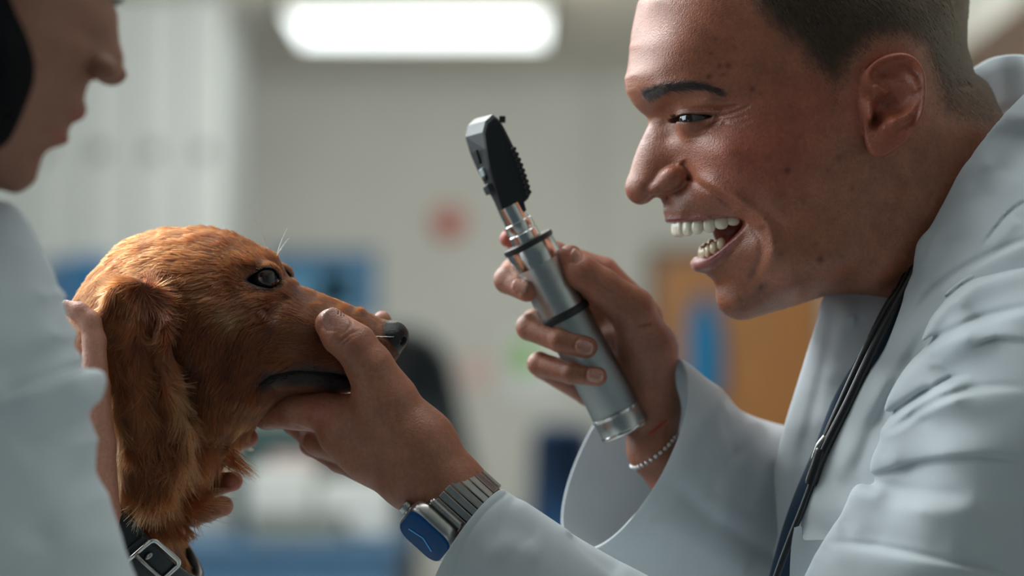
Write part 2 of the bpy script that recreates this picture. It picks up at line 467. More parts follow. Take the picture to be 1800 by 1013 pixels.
vctl = [(1190,-60,95),(1250,-60,150),(1400,-70,185),(1550,-60,175),(1640,-30,120),(1300,-110,110),(1480,-110,140),(1600,-90,110),
 (1150,0,85),(1200,0,140),(1300,0,188),(1450,0,212),(1580,0,198),(1660,0,130),
 (1120,80,48),(1145,80,100),(1190,80,148),(1280,80,183),(1400,80,205),(1500,80,214),(1600,80,200),(1665,80,130),
 (1112,130,48),(1140,130,100),(1180,132,138),(1240,130,166),(1330,130,190),(1450,130,205),(1580,130,195),(1660,130,145),
 (1115,158,42),(1140,160,82),(1165,162,112),(1205,160,138),(1250,165,160),(1320,165,182),
 (1140,190,38),(1152,195,40),(1170,190,62),(1200,178,112),(1240,182,142),
 (1150,212,24),(1162,212,36),(1180,210,52),(1195,210,72),(1215,210,95),(1240,210,120),(1262,205,138),(1300,205,166),(1350,205,188),(1450,200,200),(1550,200,198),(1640,190,165),(1700,190,115),
 (1137,245,18),(1152,243,32),(1172,243,46),(1195,240,72),(1218,238,98),(1245,238,126),(1290,240,163),(1350,240,188),(1450,240,198),(1550,240,188),(1650,240,170),(1720,240,120),
 (1128,275,24),(1148,278,40),(1172,278,50),(1195,275,66),(1212,275,86),(1240,275,120),(1270,275,148),(1310,280,172),(1380,280,190),(1480,280,190),(1600,280,172),(1700,290,120),
 (1112,325,24),(1125,330,38),(1145,332,40),(1170,325,44),(1205,325,62),(1222,325,92),(1250,322,126),(1280,320,150),(1330,320,174),(1400,320,190),(1500,320,184),(1600,330,170),(1690,350,120),
 (1172,358,22),(1180,350,40),(1200,355,62),(1225,358,82),(1250,358,103),(1275,355,124),(1300,355,144),(1350,360,170),(1450,360,182),(1550,360,170),
 (1178,380,26),(1195,385,48),(1240,380,80),(1275,378,98),(1305,385,112),(1330,390,134),
 (1250,412,66),(1290,415,92),(1312,420,110),(1332,425,132),(1360,420,152),(1400,420,168),(1450,420,175),(1550,420,160),
 (1232,455,26),(1245,462,44),(1270,460,68),(1295,460,88),(1320,460,108),(1345,465,130),(1400,470,156),(1480,470,160),(1570,470,140),
 (1271,501,32),(1286,500,54),(1310,500,78),(1350,500,108),(1400,505,126),(1460,495,130),(1540,500,120),
 (1277,531,34),(1297,533,54),(1330,535,58),(1370,528,66),(1420,515,70)]
hf = profile_field(vsil, vctl, HH, (1060, -220), (1840, 600), 1.0, 30, 0.0015)
# relief
fm = lambda pts, w, d, z=100, **k: curve_mark(hf, HH, pts, w, d, z, **k)
fm([(1196,284),(1204,293),(1210,308),(1208,322)], 5, 6, 55)                               # crease behind the nose wing
fm([(1208,300),(1230,326),(1262,347),(1292,370),(1316,392),(1331,416),(1335,441),(1331,468),(1321,498),(1300,523)], 7, 5, 105)   # smile fold
fm([(1207,302),(1232,328),(1262,349),(1290,370)], 4.5, 3.0, 85)
fm([(1226,305),(1252,330),(1285,350),(1312,372),(1338,396),(1349,425),(1350,450),(1340,485)], 13, -8, 120)
fm([(1184,197),(1215,192.5),(1255,194),(1296,189)], 2.8, 4.6, 100)
fm([(1190,201),(1225,198.5),(1262,199)], 2.6, -2.0, 95)                          # upper lid crease
fm([(1193,225),(1212,231),(1236,227),(1262,214)], 3.0, 4.6, 95)
fm([(1196,219),(1215,223),(1236,218),(1252,212)], 4, -2.2, 95)                             # under-eye crease
fm([(1200,239),(1225,241),(1252,229),(1272,216)], 3, 1.8, 95)
fm([(1256,205),(1282,201),(1316,186)], 2.6, 3.2, 140)
fm([(1262,209),(1285,210),(1310,204)], 2.6, 1.8, 150)
fm([(1268,216),(1292,219),(1318,214)], 3, 1.2, 150)
fm([(1300,541),(1330,520),(1345,495)], 8, 3.0, 60)
fm([(1264,498),(1285,495),(1305,488)], 11, 1.6, 50)
blob(hf, HH, 1262, 268, 110, 42, -9, ry=26, ang=25)                                       # cheek apple
blob(hf, HH, 1283, 542, 30, 22, -3)
blob(hf, HH, 1180, 240, 40, 12, 3)
blob(hf, HH, 1185, 150, 110, 45, -4, ry=12, ang=-8)                                        # brow ridge
blob(hf, HH, 1245, 182, 140, 30, -5, ry=9, ang=0)
blob(hf, HH, 1420, 440, 170, 70, -4); blob(hf, HH, 1370, 300, 180, 60, -3)
fm([(1712,148),(1690,150),(1668,158)], 7, 4, 100); fm([(1575,300),(1560,380),(1520,470)], 22, 7, 160)
# ear relief
ef = Field((1380, 0), (1720, 380), 1.0)
EH = lambda u, v, w=200: HH(u, v, w)
eout = np.array([EH(u, v, 215) for u, v in [(1513,150),(1515,130),(1531,111),(1552,98),(1577,93),(1598,99),(1612,117),(1620,137),(1622,160),(1620,185),(1611,218),(1598,242),(1582,258),(1562,273),(1545,278),(1530,270),(1522,250),(1520,225),(1516,200),(1512,172)]])
eo = catmull(eout, 5, True)
ef.A['sd'] = sdpoly(ef.P, eo); ef.A['rel'] = np.zeros(ef.A['sd'].shape)
def em(pts, w, d, **k): curve_mark(ef, lambda u, v, w_: HH(u, v, 215), pts, w, d * 1.35, 215, name='rel', **k)
em([(1538,150),(1526,140),(1524,126),(1540,108),(1577,99),(1602,111),(1614,138),(1614,185),(1604,220),(1590,246)], 6.5, 13)
em([(1556,226),(1566,214),(1585,206),(1600,190),(1605,165),(1597,140),(1578,124)], 8, 11)
em([(1605,165),(1590,150),(1562,138)], 7, 4)
em([(1534,148),(1550,158),(1562,166)], 5, 6)
em([(1527,182),(1528,196),(1530,206)], 7, 12, taper=False)
blob(ef, lambda u, v, w_: HH(u, v, 215), 1562, 216, 215, 9, 12, name='rel')
blob(ef, lambda u, v, w_: HH(u, v, 215), 1562, 182, 215, 24, -20, name='rel', ry=18)
blob(ef, lambda u, v, w_: HH(u, v, 215), 1541, 210, 215, 9, -34, name='rel', ry=14, ang=20)
blob(ef, lambda u, v, w_: HH(u, v, 215), 1552, 128, 215, 16, -8, name='rel', ry=10)
blob(ef, lambda u, v, w_: HH(u, v, 215), 1545, 255, 215, 16, 5, name='rel')
ear_c = np.array(EH(1565, 185, 215))
def ear_sdf(P):
    sd, rel = ef(P, 'sd', 'rel')
    zc = 206 + (P[..., 0] - EH(1525, 180, 210)[0]) * 0.30 + rel
    d = smax(sd + 1.0, np.abs(P[..., 2] - zc) * 0.75 - 5.5, 7)
    root = ellip(P, (*EH(1553, 185, 200), 188), (30, 50, 32))
    bowl = smin(ellip(P, (*EH(1558, 186, 215), 226), (27, 30, 36)), ellip(P, (*EH(1542, 210, 215), 214), (10, 17, 34)), 8)
    return d, root, bowl
# mouth
mpoly = catmull(np.array([HH(*p) for p in [(1150,396,10),(1181,391,10),(1205,391,48),(1240,388,74),(1280,383,92),(1308,389,98),(1301,407,95),(1275,431,80),(1246,452,52),(1228,450,20),(1190,440,10),(1150,430,10)]]), 4, True)
hf.A['mouth'] = sdpoly(hf.P, mpoly)
lipU = [HP(1180,387,3), HP(1184,388,24), HP(1204,387,50), HP(1240,384,75), HP(1278,380,93), HP(1306,388,101)]
lipL = [HP(1307,391,101), HP(1298,412,95), HP(1272,436,78), HP(1246,459,50), HP(1233,464,22), HP(1231,465,2)]
lipU = catmull(lipU, 5); lipL = catmull(lipL, 5)
eyeC = HP(1226, 209, 84); eyeR = 32.0
def lid_fn(P):
    d = ellip(P, eyeC + np.array([0, 0, 0]), (eyeR + 5.5,) * 3)
    return d
apU = catmull([HP(1178,211,70), HP(1187,206,70), HP(1200,203,80), HP(1225,202,105), HP(1256,204,120)], 4)
apL = catmull([HP(1256,204,120), HP(1236,210.5,108), HP(1213,216,90), HP(1195,216,75), HP(1178,212,70)], 4)
ap2 = np.vstack([apU[:, :2], apL[1:-1, :2]])
hf.A['eye'] = sdpoly(hf.P, ap2)
neckA = HP(1600, 250, 0); neckB = HP(1790, 620, 0)
def head_sdf(P0):
    P = P0.copy(); P[..., 2] = np.abs(P[..., 2])
    d = profile_sdf(hf, P)
    # neck and upper torso
    nk = rcone(P * np.array([1, 1, 1.05]), neckA, neckB, 138, 165)
    d = smin(d, nk, 50)
    m = (P[..., 0] < 1380) & (P[..., 1] > 150)
    sub = np.nonzero(m)[0] if P.ndim == 2 else None
    Q = P[sub]; dd = d[sub]
    # nose wing
    al = ellip(Q, HP(1181, 313, 54), (25, 20, 19), basis((1, -0.45, 0.45), (0, 0, 1))[[0, 2, 1]])
    al2 = ellip(Q, HP(1160, 328, 42), (22, 13, 16), basis((1, -0.35, 0.5), (0, 0, 1))[[0, 2, 1]])
    dd = smin(dd, smin(al, al2, 12), 7)
    tip = ellip(Q, HP(1124, 331, 0), (22, 25, 32)); dd = smin(dd, tip, 12)
    nos = ellip(Q, HP(1157, 349, 24), (17, 8.5, 10), basis((1, -0.30, 0.35), (0, 0, 1))[[0, 2, 1]])
    dd = smax(dd, -nos, 5)
    # lips
    lu, tu = polydist(Q, lipU); ll, tl = polydist(Q, lipL)
    dd = smin(dd, lu - (8.5 - 4.5 * tu), 9); dd = smin(dd, ll - (5 + 9.0 * tl), 10)
    # cavity
    mo = hf(Q, 'mouth')
    cav = smax(mo, -dd * 0 + (Q[..., 2] - 400), 2)
    dd = smax(dd, -mo, 6)
    inner = smin(ellip(Q, HP(1330, 400, 0), (78, 60, 60)), ellip(Q, HP(1262, 458, 0), (30, 24, 40)), 14)
    ug = chain(Q, [HP(1200,386,0), HP(1206,384,24), HP(1226,381,46), HP(1262,377,62), HP(1310,374,70)], [8,8,8,9,10], 6)
    inner = smin(inner, ug, 8)
    dd = smin(dd, inner, 3)
    # eye
    dd = smin(dd, lid_fn(Q), 14)
    ey = hf(Q, 'eye')
    slit = np.maximum(ey, Q[..., 2] * -1 + 45)
    dd = smax(dd, -slit, 2.5)
    dd = np.maximum(dd, -(ellip(Q, eyeC, (eyeR + 0.8,) * 3)))
    d[sub] = dd
    m = (np.abs(P[..., 0] - ear_c[0]) < 110) & (np.abs(P[..., 1] - ear_c[1]) < 140)
    sub = np.nonzero(m)[0]; Q = P[sub]
    e, root, bowl = ear_sdf(Q)
    x = smin(d[sub], root, 14); x = smax(x, -bowl, 6); x = smin(x, e, 8)
    d[sub] = x
    return d
def head_color(P0):
    """albedo per vertex (true local colour: lips, blush, stubble, spots, hair roots)"""
    P = P0.copy(); P[..., 2] = np.abs(P[..., 2])
    n = len(P); base = np.array([0.38, 0.138, 0.076]); col = np.repeat(base[None], n, 0); rg = np.full(n, 0.40)
    def mixc(c, w):
        nonlocal col
        w = np.clip(w, 0, 1)[:, None]; col = col * (1 - w) + np.array(c) * w
    def g(u, v, w, r, ry=None):
        c = HH(u, v, w); return np.exp(-((P[:, 0] - c[0]) / r) ** 2 - ((P[:, 1] - c[1]) / (ry or r)) ** 2)
    mixc((0.41, 0.100, 0.062), g(1330, 270, 180, 95, 80) * 0.75 + g(1420, 180, 180, 70, 60) * .5 + g(1270, 60, 150, 60, 60) * .3)       # ruddy cheek
    mixc((0.42, 0.14, 0.09), g(1190, 318, 55, 30, 26) * 0.5 + g(1120, 335, 0, 28) * 0.5)
    mixc((0.44, 0.11, 0.065), (np.abs(P[:, 2] - 225) < 32) * (ef(P, 'sd') < 14) * (np.abs(P[:, 0] - ear_c[0]) < 90) * (np.abs(P[:, 1] - ear_c[1]) < 110) * 0.6)
    lu, tu = polydist(P, lipU); ll, tl = polydist(P, lipL)
    mixc((0.33, 0.115, 0.095), smooth01((15 - 5 * tu - lu) / 6)); mixc((0.40, 0.14, 0.125), smooth01((11 + 9 * tl - ll) / 7))
    rg -= 0.12 * smooth01((12 - np.minimum(lu, ll)) / 5)
    # inside the mouth
    mo = hf(P, 'mouth'); deep = (mo < 5) & (P[:, 0] < HH(1325, 0, 0)[0]) & (P[:, 1] > 330) & (np.minimum(lu, ll) > 7)
    ins = deep & (P[:, 2] < 80)
    col[ins] = (0.32, 0.055, 0.045); rg[ins] = 0.22
    # stubble / faded hair roots
    hr = hair_mask(P)
    mixc((0.035, 0.024, 0.016), hr * 0.84); rg += 0.2 * hr
    mixc((0.22, 0.11, 0.075), g(1205, 362, 60, 34, 14) * 0.35 + g(1330, 545, 50, 60, 16) * 0.25)
    for u, v, w, r, a in spots: mixc((0.12, 0.035, 0.028), g(u, v, w, r * 1.05) * min(1, a * 1.15))
    mixc((0.06, 0.04, 0.035), brow_mask(P) * 0.28)
    mixc((0.05, 0.03, 0.028), np.clip(1 - np.abs(hf(P, 'eye') - 1) / 2.2, 0, 1) * (P[:, 2] > 45) * .8)
    return col, rg
spots = [(1195,98,140,3,.6),(1262,118,160,4,.7),(1277,117,165,5,.7),(1243,137,150,5,.8),(1270,132,165,3,.6),(1322,157,180,4,.7),(1335,165,180,3,.5),(1318,168,180,2,.4),
 (1382,300,185,6,.7),(1350,278,180,7,.35),(1474,278,190,6,.5),(1440,457,165,6,.8),(1337,505,90,4,.7),(1478,452,165,5,.5),(1340,400,150,4,.6),(1362,425,150,5,.35),(1375,340,180,8,.3),(1345,385,160,3,.5),(1372,446,150,6,.35),
 (1218,57,140,3,.4),(1247,95,160,3,.5),(1410,350,180,10,.25),(1300,300,160,5,.3),(1434,430,170,4,.35),(1500,330,190,4,.4),(1455,300,190,3,.4),(1290,86,170,4,.4),(1255,70,160,4,.4)]
hline = np.array([HH(u, v, w) for u, v, w in [(1290,-60,150),(1296,-20,180),(1312,25,185),(1345,62,195),(1385,88,205),(1402,120,205),(1425,142,205),(1446,160,205),(1455,205,205),(1470,212,205),(1484,178,205),(1500,150,208),(1510,120,210),(1540,90,210),(1580,82,210),(1616,95,200),(1632,140,190),(1640,200,180),(1680,235,160),(1760,250,100),(1840,200,0),(1840,-260,0),(1200,-260,0),(1210,-100,60)]])
hf.A['hair'] = sdpoly(hf.P, hline)
def hair_mask(P):
    h = hf(P, 'hair'); lowfade = smooth01((240 - P[:, 1]) / 150)
    m = smooth01((-h - 0) / 52) * (0.50 + 0.50 * lowfade) * (P[:, 1] < 262)
    # skin of the ear carries no hair
    m = m * np.where((ef(P, 'sd') < 3) & (P[:, 2] > 196) & (np.abs(P[:, 0] - ear_c[0]) < 90) & (P[:, 1] > 80), 0, 1)
    return m
browL = catmull([HH(1128, 176, 95), HH(1140, 166, 105), HH(1160, 157, 118), HH(1190, 152, 132), HH(1220, 151, 145), HH(1248, 157, 152), HH(1268, 166, 160)], 6)
def brow_mask(P):
    d, t = polydist(P[:, :2], browL)
    return smooth01((10 - 5.5 * t - d) / 5) * (P[:, 2] > 60) * smooth01(t / 0.04) * smooth01((1 - t) / 0.1 + 0.2)

M = {}
M['skin'] = skin_mat('vet_skin')
M['hair'] = hair_mat('dark_hair', (0.03, 0.025, 0.02))

vet = thing('person', 'man in a white lab coat leaning in and laughing, with a short dark fade haircut', 'person', (0.42, 0.08, 0.0))
def build_vet_head(h):
    V, Q = sdf_mesh(head_sdf, (1080, -190, -290), (1990, 760, 290), h, cull=1.6)
    col, rg = head_color(V)
    return V, Q, col, rg
# ------------------------------------------------------------------ the dog
DC = 380.0; DY = math.radians(5.0); DZ = -125.0; DK = (D - DZ) / D
def dog_tf(P):
    x, y, z = P[..., 0], P[..., 1], P[..., 2]
    xr = (x - DC) * math.cos(DY) - z * math.sin(DY); zr = (x - DC) * math.sin(DY) + z * math.cos(DY)
    return np.stack([900 + (DC + xr - 900) * DK, 506.5 + (y - 506.5) * DK, DZ + zr * DK], -1)
def DH(u, v, w):
    Z = DZ + w * DK; x = u
    for _ in range(4):
        k = (D - Z) / D
        X = 900 + (u - 900) * k; Y = 506.5 + (v - 506.5) * k
        xr = (X - 900) / DK + 900 - DC
        x = DC + (xr + w * math.sin(DY)) / math.cos(DY); y = 506.5 + (Y - 506.5) / DK
        Z = DZ + ((x - DC) * math.sin(DY) + w * math.cos(DY)) * DK
    return (x, y)
def DP(u, v, w): return np.array([*DH(u, v, w), w])
dsil = [(118,560),(133,530),(150,503),(171,477),(200,446),(236,421),(288,408),(346,405),(393,408),(427,420),(461,438),(484,454),(501,482),(528,502),(572,520),(631,543),(668,560),(682,563),(698,566),(710,574),(716.5,587),(716,601),(711,611),(704,620),(697,632),(684,648),
 (660,670),(630,684),(590,694),(548,699),(512,705),(480,720),(456,738),(432,762),(408,788),(385,812),(362,838),(338,868),(318,905),(312,950),(315,1010),(318,1070),(300,1130),(200,1150),(110,1130),(75,1050),(70,900),(80,760),(95,650)]
dctl = [(150,530,50),(170,500,60),(200,470,68),(240,440,62),(300,425,62),(350,424,66),(400,426,56),(440,440,40),(300,465,118),(240,485,118),(200,520,120),(360,462,112),(415,458,88),(450,458,60),(476,462,36),
 (497,490,34),(512,502,38),(495,512,66),(474,520,88),(468,492,72),(440,475,84),(430,500,102),(380,500,130),(300,520,148),(220,550,148),(160,560,100),
 (560,524,24),(560,538,46),(560,575,66),(560,620,72),(560,655,68),(560,680,40),(600,534,22),(600,550,44),(600,590,62),(600,630,66),(600,665,50),
 (635,550,22),(635,565,40),(635,590,55),(635,630,58),(635,662,38),(665,568,24),(665,585,42),(668,610,48),(665,640,42),(685,640,26),
 (690,574,26),(700,590,33),(690,605,38),(707,588,24),(705,605,24),
 (450,550,112),(400,560,138),(450,600,118),(505,555,84),(505,600,92),(505,650,88),(450,650,108),(400,620,140),(400,680,130),(460,700,74),(505,685,48),(350,600,150),(300,600,146),(300,680,132),(240,680,126),
 (425,740,70),(385,760,98),(330,750,122),(260,750,122),(200,750,112),(140,700,95),(345,830,60),(300,850,98),(250,850,112),(180,850,112),(120,850,85),(296,930,60),(270,950,105),(220,950,135),(150,950,115),(300,1050,90),(200,1050,135),(110,1000,70)]
df = profile_field(dsil, dctl, DH, (20, 360), (760, 1180), 1.0, 30, 0.003)
dm = lambda pts, w, d, z=70, **k: curve_mark(df, DH, pts, w, d, z, **k)
dm([(690,640),(655,652),(615,662),(570,655),(520,652),(485,658),(462,672)], 4.5, 7, 70, taper=False)
dm([(472,640),(520,636),(580,638),(630,640)], 14, -4, 75)
dm([(480,674),(530,672),(590,676)], 9, -4, 75)
dm([(500,520),(490,540),(470,556)], 14, 5, 90)
blob(df, DH, 455, 462, 60, 30, -9, ry=11, ang=25)
blob(df, DH, 535, 590, 85, 50, -4)
dm([(445,512),(465,516),(488,512)], 6, 2.0, 75)
# nose leather
nosep = catmull(np.array([DH(*p) for p in [(676,574,30),(682,563,5),(698,565,5),(711,573,5),(719,587,3),(719,601,3),(712,613,3),(703,622,3),(698,617,25),(690,604,36),(679,592,38)]]), 4, True)
df.A['nose'] = sdpoly(df.P, nosep)
deyeC = DP(467, 490, 58); deyeR = 25.0
dal = catmull(np.array([DH(u, v, 80) for u, v in [(437,492),(450,480),(466,472),(480,475),(488,487),(489,500),(478,507),(462,505),(448,500)]]), 4, True)
df.A['eye'] = sdpoly(df.P, dal)
# ear leather
earp = catmull(np.array([DH(u, v, 165) for u, v in [(192,505),(225,492),(262,500),(290,518),(298,560),(300,617),(306,670),(318,715),(334,759),(330,803),(298,842),(258,868),(228,862),(212,838),(208,780),(200,700),(190,640),(180,590),(176,545)]]), 5, True)
de = Field((100, 420), (420, 950), 1.0); de.A['sd'] = sdpoly(de.P, earp); de.A['rel'] = np.zeros(de.A['sd'].shape)
dm2 = lambda pts, w, d: curve_mark(de, DH, pts, w, d, 165, name='rel')
dm2([(285,530),(290,610),(300,690),(324,750),(324,800)], 10, 8)
dm2([(240,520),(248,620),(262,720),(280,800)], 18, 8); dm2([(262,540),(272,640),(290,730)], 9, -6)
dm2([(215,560),(222,660),(232,780)], 12, -6)
def dog_sdf(P0):
    P = P0.copy(); P[..., 2] = np.abs(P[..., 2])
    d = profile_sdf(df, P)
    ch = smin(ellip(P, (200, 1150, 0), (150, 200, 135)), rcone(P, (190, 1050, 0), (60, 1250, 0), 120, 150), 40)
    d = smin(d, ch, 40)
    m = np.nonzero((P[:, 0] > 400) & (P[:, 1] < 720))[0]; Q = P[m]; dd = d[m]
    dd = smin(dd, ellip(Q, DP(697, 590, 0), (20, 22, 30)), 8)
    for c in [(708, 599, 19)]: dd = smax(dd, -ellip(Q, DP(*c), (10, 6.5, 7), basis((1, -0.3, -0.3), (0, 1, 0.2))), 3)
    dd = smax(dd, -ellip(Q, DP(714, 606, 0), (5, 14, 2.5)), 3)
    dd = smin(dd, ellip(Q, deyeC, (deyeR + 4,) * 3), 8)
    dd = smax(dd, -np.maximum(df(Q, 'eye'), 30 - Q[..., 2]), 2.5)
    dd = np.maximum(dd, -ellip(Q, deyeC, (deyeR + .6,) * 3))
    d[m] = dd
    m = np.nonzero((P[:, 0] < 420) & (P[:, 1] < 940) & (P[:, 1] > 430))[0]; Q = P[m]
    sd, rel = de(Q, 'sd', 'rel')
    t = smooth01((Q[:, 1] - 500) / 90)
    zc = 148 + 14 * t + rel - 0.05 * (Q[:, 1] - 700) * (Q[:, 1] > 700)
    e = smax(sd, np.abs(Q[:, 2] - zc) - (7 + 3 * (1 - t)), 8)
    d[m] = smin(d[m], e, 9)
    return d
def dog_color(P):
    Z = np.abs(P[:, 2]); n = len(P)
    col = np.repeat(np.array([[0.12, 0.030, 0.008]]), n, 0); rg = np.full(n, 0.7)
    def mixc(c, w):
        nonlocal col
        w = np.clip(w, 0, 1)[:, None]; col = col * (1 - w) + np.array(c) * w
    q = np.stack([P[:, 0], P[:, 1], Z], 1)
    lm = lip_dark(q)
    mixc((0.008, 0.006, 0.006), lm); rg = rg + .2 * lm
    ns = smooth01((2.5 - df(q, 'nose')) / 3); mixc((0.003, 0.003, 0.0035), ns); rg = rg * (1 - ns) + 0.22 * ns
    ew = smooth01((5.5 - df(q, 'eye')) / 4) * (Z > 40); mixc((0.008, 0.006, 0.006), ew); rg = rg * (1 - ew) + 0.3 * ew
    return col, rg
dlipp = catmull(np.array([DH(u, v, 75) for u, v in [(458,672),(470,655),(500,645),(550,641),(600,648),(640,655),(660,668),(630,684),(590,689),(540,678),(495,676),(470,682)]]), 4, True)
df.A['lip'] = sdpoly(df.P, dlipp)
def lip_dark(q): return smooth01((7 - df(q, 'lip')) / 15) * 0.97
# combing directions (seen x,y -> direction)
comb = [(690,560,-1,-.25),(640,545,-1,-.35),(600,560,-1,-.15),(560,530,-1,-.4),(520,505,-.8,-.6),(495,460,-.55,-.9),(465,440,-.8,-.6),(430,430,-1,-.35),(380,415,-1,-.1),(330,410,-1,.05),(280,415,-1,.25),(230,430,-.9,.5),(180,480,-.6,.8),(140,540,-.3,1),
 (520,540,-.9,.25),(480,540,-.8,.5),(440,540,-.7,.6),(400,500,-.8,.35),(360,470,-.9,.2),(440,470,-.8,-.3),(460,465,-.7,-.5),(660,600,-1,.1),(620,620,-1,.15),(560,600,-1,.2),(560,650,-1,.15),(500,620,-.8,.5),(440,620,-.5,.9),(400,600,-.35,1),(360,560,-.3,1),(350,650,-.1,1),(420,700,-.4,.9),(480,690,-.8,.6),(540,690,-1,.2),
 (380,740,-.2,1),(350,800,.1,1),(400,800,.25,1),(330,880,.25,1),(380,880,.5,.9),(300,950,.3,1),(250,900,-.1,1)]
ecomb = [(215,500,-.9,.3),(262,505,.1,-.2),(290,520,.9,.3),(300,545,.7,.7),(240,515,-.5,.7),(190,540,-.6,.9),(260,530,.1,1),(200,620,-.05,1),(250,620,.15,1),(290,620,.25,1),(310,680,.35,.9),(230,700,.05,1),(280,720,.2,1),(320,760,.1,1),(230,800,.1,1),(290,800,-.1,1),(320,810,-.4,.9),(260,850,.2,.9)]
def vfield(cp, Hm, w):
    pts = np.array([Hm(c[0], c[1], w) for c in cp]); vec = np.array([c[2:4] for c in cp], float); vec /= np.linalg.norm(vec, axis=1, keepdims=True)
    def ev(P):
        out = np.zeros((len(P), 2))
        for s in range(0, len(P), 50000):
            q = P[s:s + 50000, :2]; d2 = ((q[:, None] - pts[None]) ** 2).sum(-1); wgt = 1 / (d2 + 150) ** 1.6
            out[s:s + 50000] = (wgt[..., None] * vec[None]).sum(1) / wgt.sum(1)[:, None]
        return out / np.maximum(np.linalg.norm(out, axis=1, keepdims=True), 1e-6)
    return ev
M['dog_skin'] = skin_mat('dog_skin', sss=0.0, bscale=1400); M['dog_skin'].node_tree.nodes['Principled BSDF'].inputs['Specular IOR Level'].default_value = 0.3
M["fur"] = hair_mat("red_fur", (0.4, 0.15, 0.05), rough=0.32)
FURC = np.array([0.125, 0.026, 0.0058])
dog = thing('dog', 'red-brown long-eared dog, its chin held in two pairs of hands', 'dog', toworld(np.array([200, 1500, -125.0])))
def wavenoise(P, sc, seed, n=6):
    r = np.random.default_rng(seed); out = np.zeros(len(P))
    for i in range(n):
        k = r.normal(size=3); k /= np.linalg.norm(k); out += np.sin(P @ k * sc * (0.6 + 0.9 * r.random()) + r.random() * 6.28)
    return out / math.sqrt(n)
def build_dog(h, nfur=150000):
    V, Q = sdf_mesh(dog_sdf, (-150, 370, -330), (760, 1420, 330), h, cull=1.7)
    # the body fades out below the frame: keep it whole and closed
    col, rg = dog_color(V)
    body = mesh_obj('body', dog_tf(V), Q, M['dog_skin'], dog, attrs={'col': col, 'rgh': rg})
    # fur
    q = V.copy(); q[:, 2] = np.abs(q[:, 2])
    wgt = np.ones(len(V)); wgt *= (df(q, 'nose') > 3); wgt *= ~((df(q, 'eye') < 3.5) & (q[:, 2] > 40))
    wgt *= np.where(V[:, 2] < -20, 0.35, 1.0); wgt *= np.where(V[:, 1] > 1060, 0.15, 1)
    wgt *= np.where(q[:, 0] > DH(520, 0, 60)[0], 2.0, 1.0)
    P, N, _ = sample_surface(V, Q, nfur, wgt)
    # orient normals outward in local frame
    e = 1.5; g = np.stack([dog_sdf(P + np.eye(3)[i] * e) - dog_sdf(P - np.eye(3)[i] * e) for i in range(3)], -1)
    N = g / np.maximum(np.linalg.norm(g, axis=1, keepdims=True), 1e-9)
    Z = np.abs(P[:, 2]); qq = np.stack([P[:, 0], P[:, 1], Z], 1)
    esd = de(qq, 'sd')
    onear = (esd < 6) & (Z > 128) & (P[:, 1] > DH(0, 488, 150)[1]) & (P[:, 0] < 420)
    d2 = vfield(comb, DH, 80)(P); d2e = vfield(ecomb, DH, 165)(P); d2[onear] = d2e[onear]
    cl = np.stack([wavenoise(P, 0.045, 3), wavenoise(P, 0.045, 4)], 1); cl2 = np.stack([wavenoise(P, 0.14, 5), wavenoise(P, 0.14, 6)], 1)
    amp = np.where(onear, 0.34, 0.16)[:, None]
    neck = smooth01((P[:, 1] - 700) / 100) * ~onear
    amp = amp + 0.2 * neck[:, None]
    d2 = d2 + amp * cl + amp * 0.7 * cl2 + rng.normal(size=d2.shape) * 0.10
    dr = np.concatenate([d2, np.zeros((len(P), 1))], 1)
    dr -= N * (dr * N).sum(1, keepdims=True); ln = np.linalg.norm(dr, axis=1, keepdims=True)
    dr = np.where(ln > 0.15, dr / np.maximum(ln, 1e-6), np.array([0, 1.0, 0]) - N * N[:, 1:2])
    hx, _ = DH(0, 0, 60)
    L = np.full(len(P), 26.0)
    L = np.where(P[:, 0] > 480, 17.0, L); L = np.where(P[:, 0] > 560, 11.0, L)
    L = np.where((P[:, 0] > 400) & (P[:, 0] < 540) & (P[:, 1] < 520), 15.0, L)
    dl = np.abs(df(qq, 'eye')); L = np.where((dl < 12) & (P[:, 0] > 400), 7.0, L)
    L = np.where(df(qq, 'nose') < 12, 6.0, L)
    L = np.where(onear, 30 + 32 * smooth01((P[:, 1] - 560) / 250), L)
    L = np.where(neck > 0, L + 10 * neck, L)
    L *= 0.7 + 0.6 * rng.random(len(P))
    rise = np.where(onear, 0.26, 0.22) + 0.1 * rng.random(len(P)); rise = np.where(P[:, 0] > 500, 0.16, rise)
    K = 6
    curl = np.concatenate([cl2 * np.where(onear | (neck > 0.3), 0.55, 0.12)[:, None], (wavenoise(P, 0.1, 9) * np.where(onear, .3, .1))[:, None]], 1)
    pts = grow(None, P, dr, L, N, K, curl=curl, rise=rise)
    t = np.linspace(0, 1, K); rad = 0.64 * (1 - 0.75 * t)[None] * (0.8 + 0.5 * rng.random((len(P), 1))) * np.where(P[:, 2] < -20, 1.6, 1)[:, None]
    base = FURC; var = 1 + 0.16 * wavenoise(P, 0.03, 11)[:, None] + 0.48 * rng.normal(size=(len(P), 1)) + 0.24 * wavenoise(P, 0.12, 14)[:, None]
    c = base * np.clip(var, 0.2, 2.6)
    lite = smooth01((wavenoise(P, 0.05, 12) - 0.3) / 1.5)[:, None] * 0.5; c = c * (1 - lite) + np.array([0.26, 0.072, 0.022]) * lite
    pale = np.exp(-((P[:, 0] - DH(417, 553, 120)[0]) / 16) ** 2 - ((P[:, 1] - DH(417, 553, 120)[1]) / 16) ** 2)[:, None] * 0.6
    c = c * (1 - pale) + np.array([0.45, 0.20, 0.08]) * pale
    fr = (onear * smooth01((esd + 14) / 12) * smooth01((P[:, 1] - 620) / 80))[:, None] * 0.7; c = c * (1 - fr) + np.array([0.34, 0.125, 0.045]) * fr
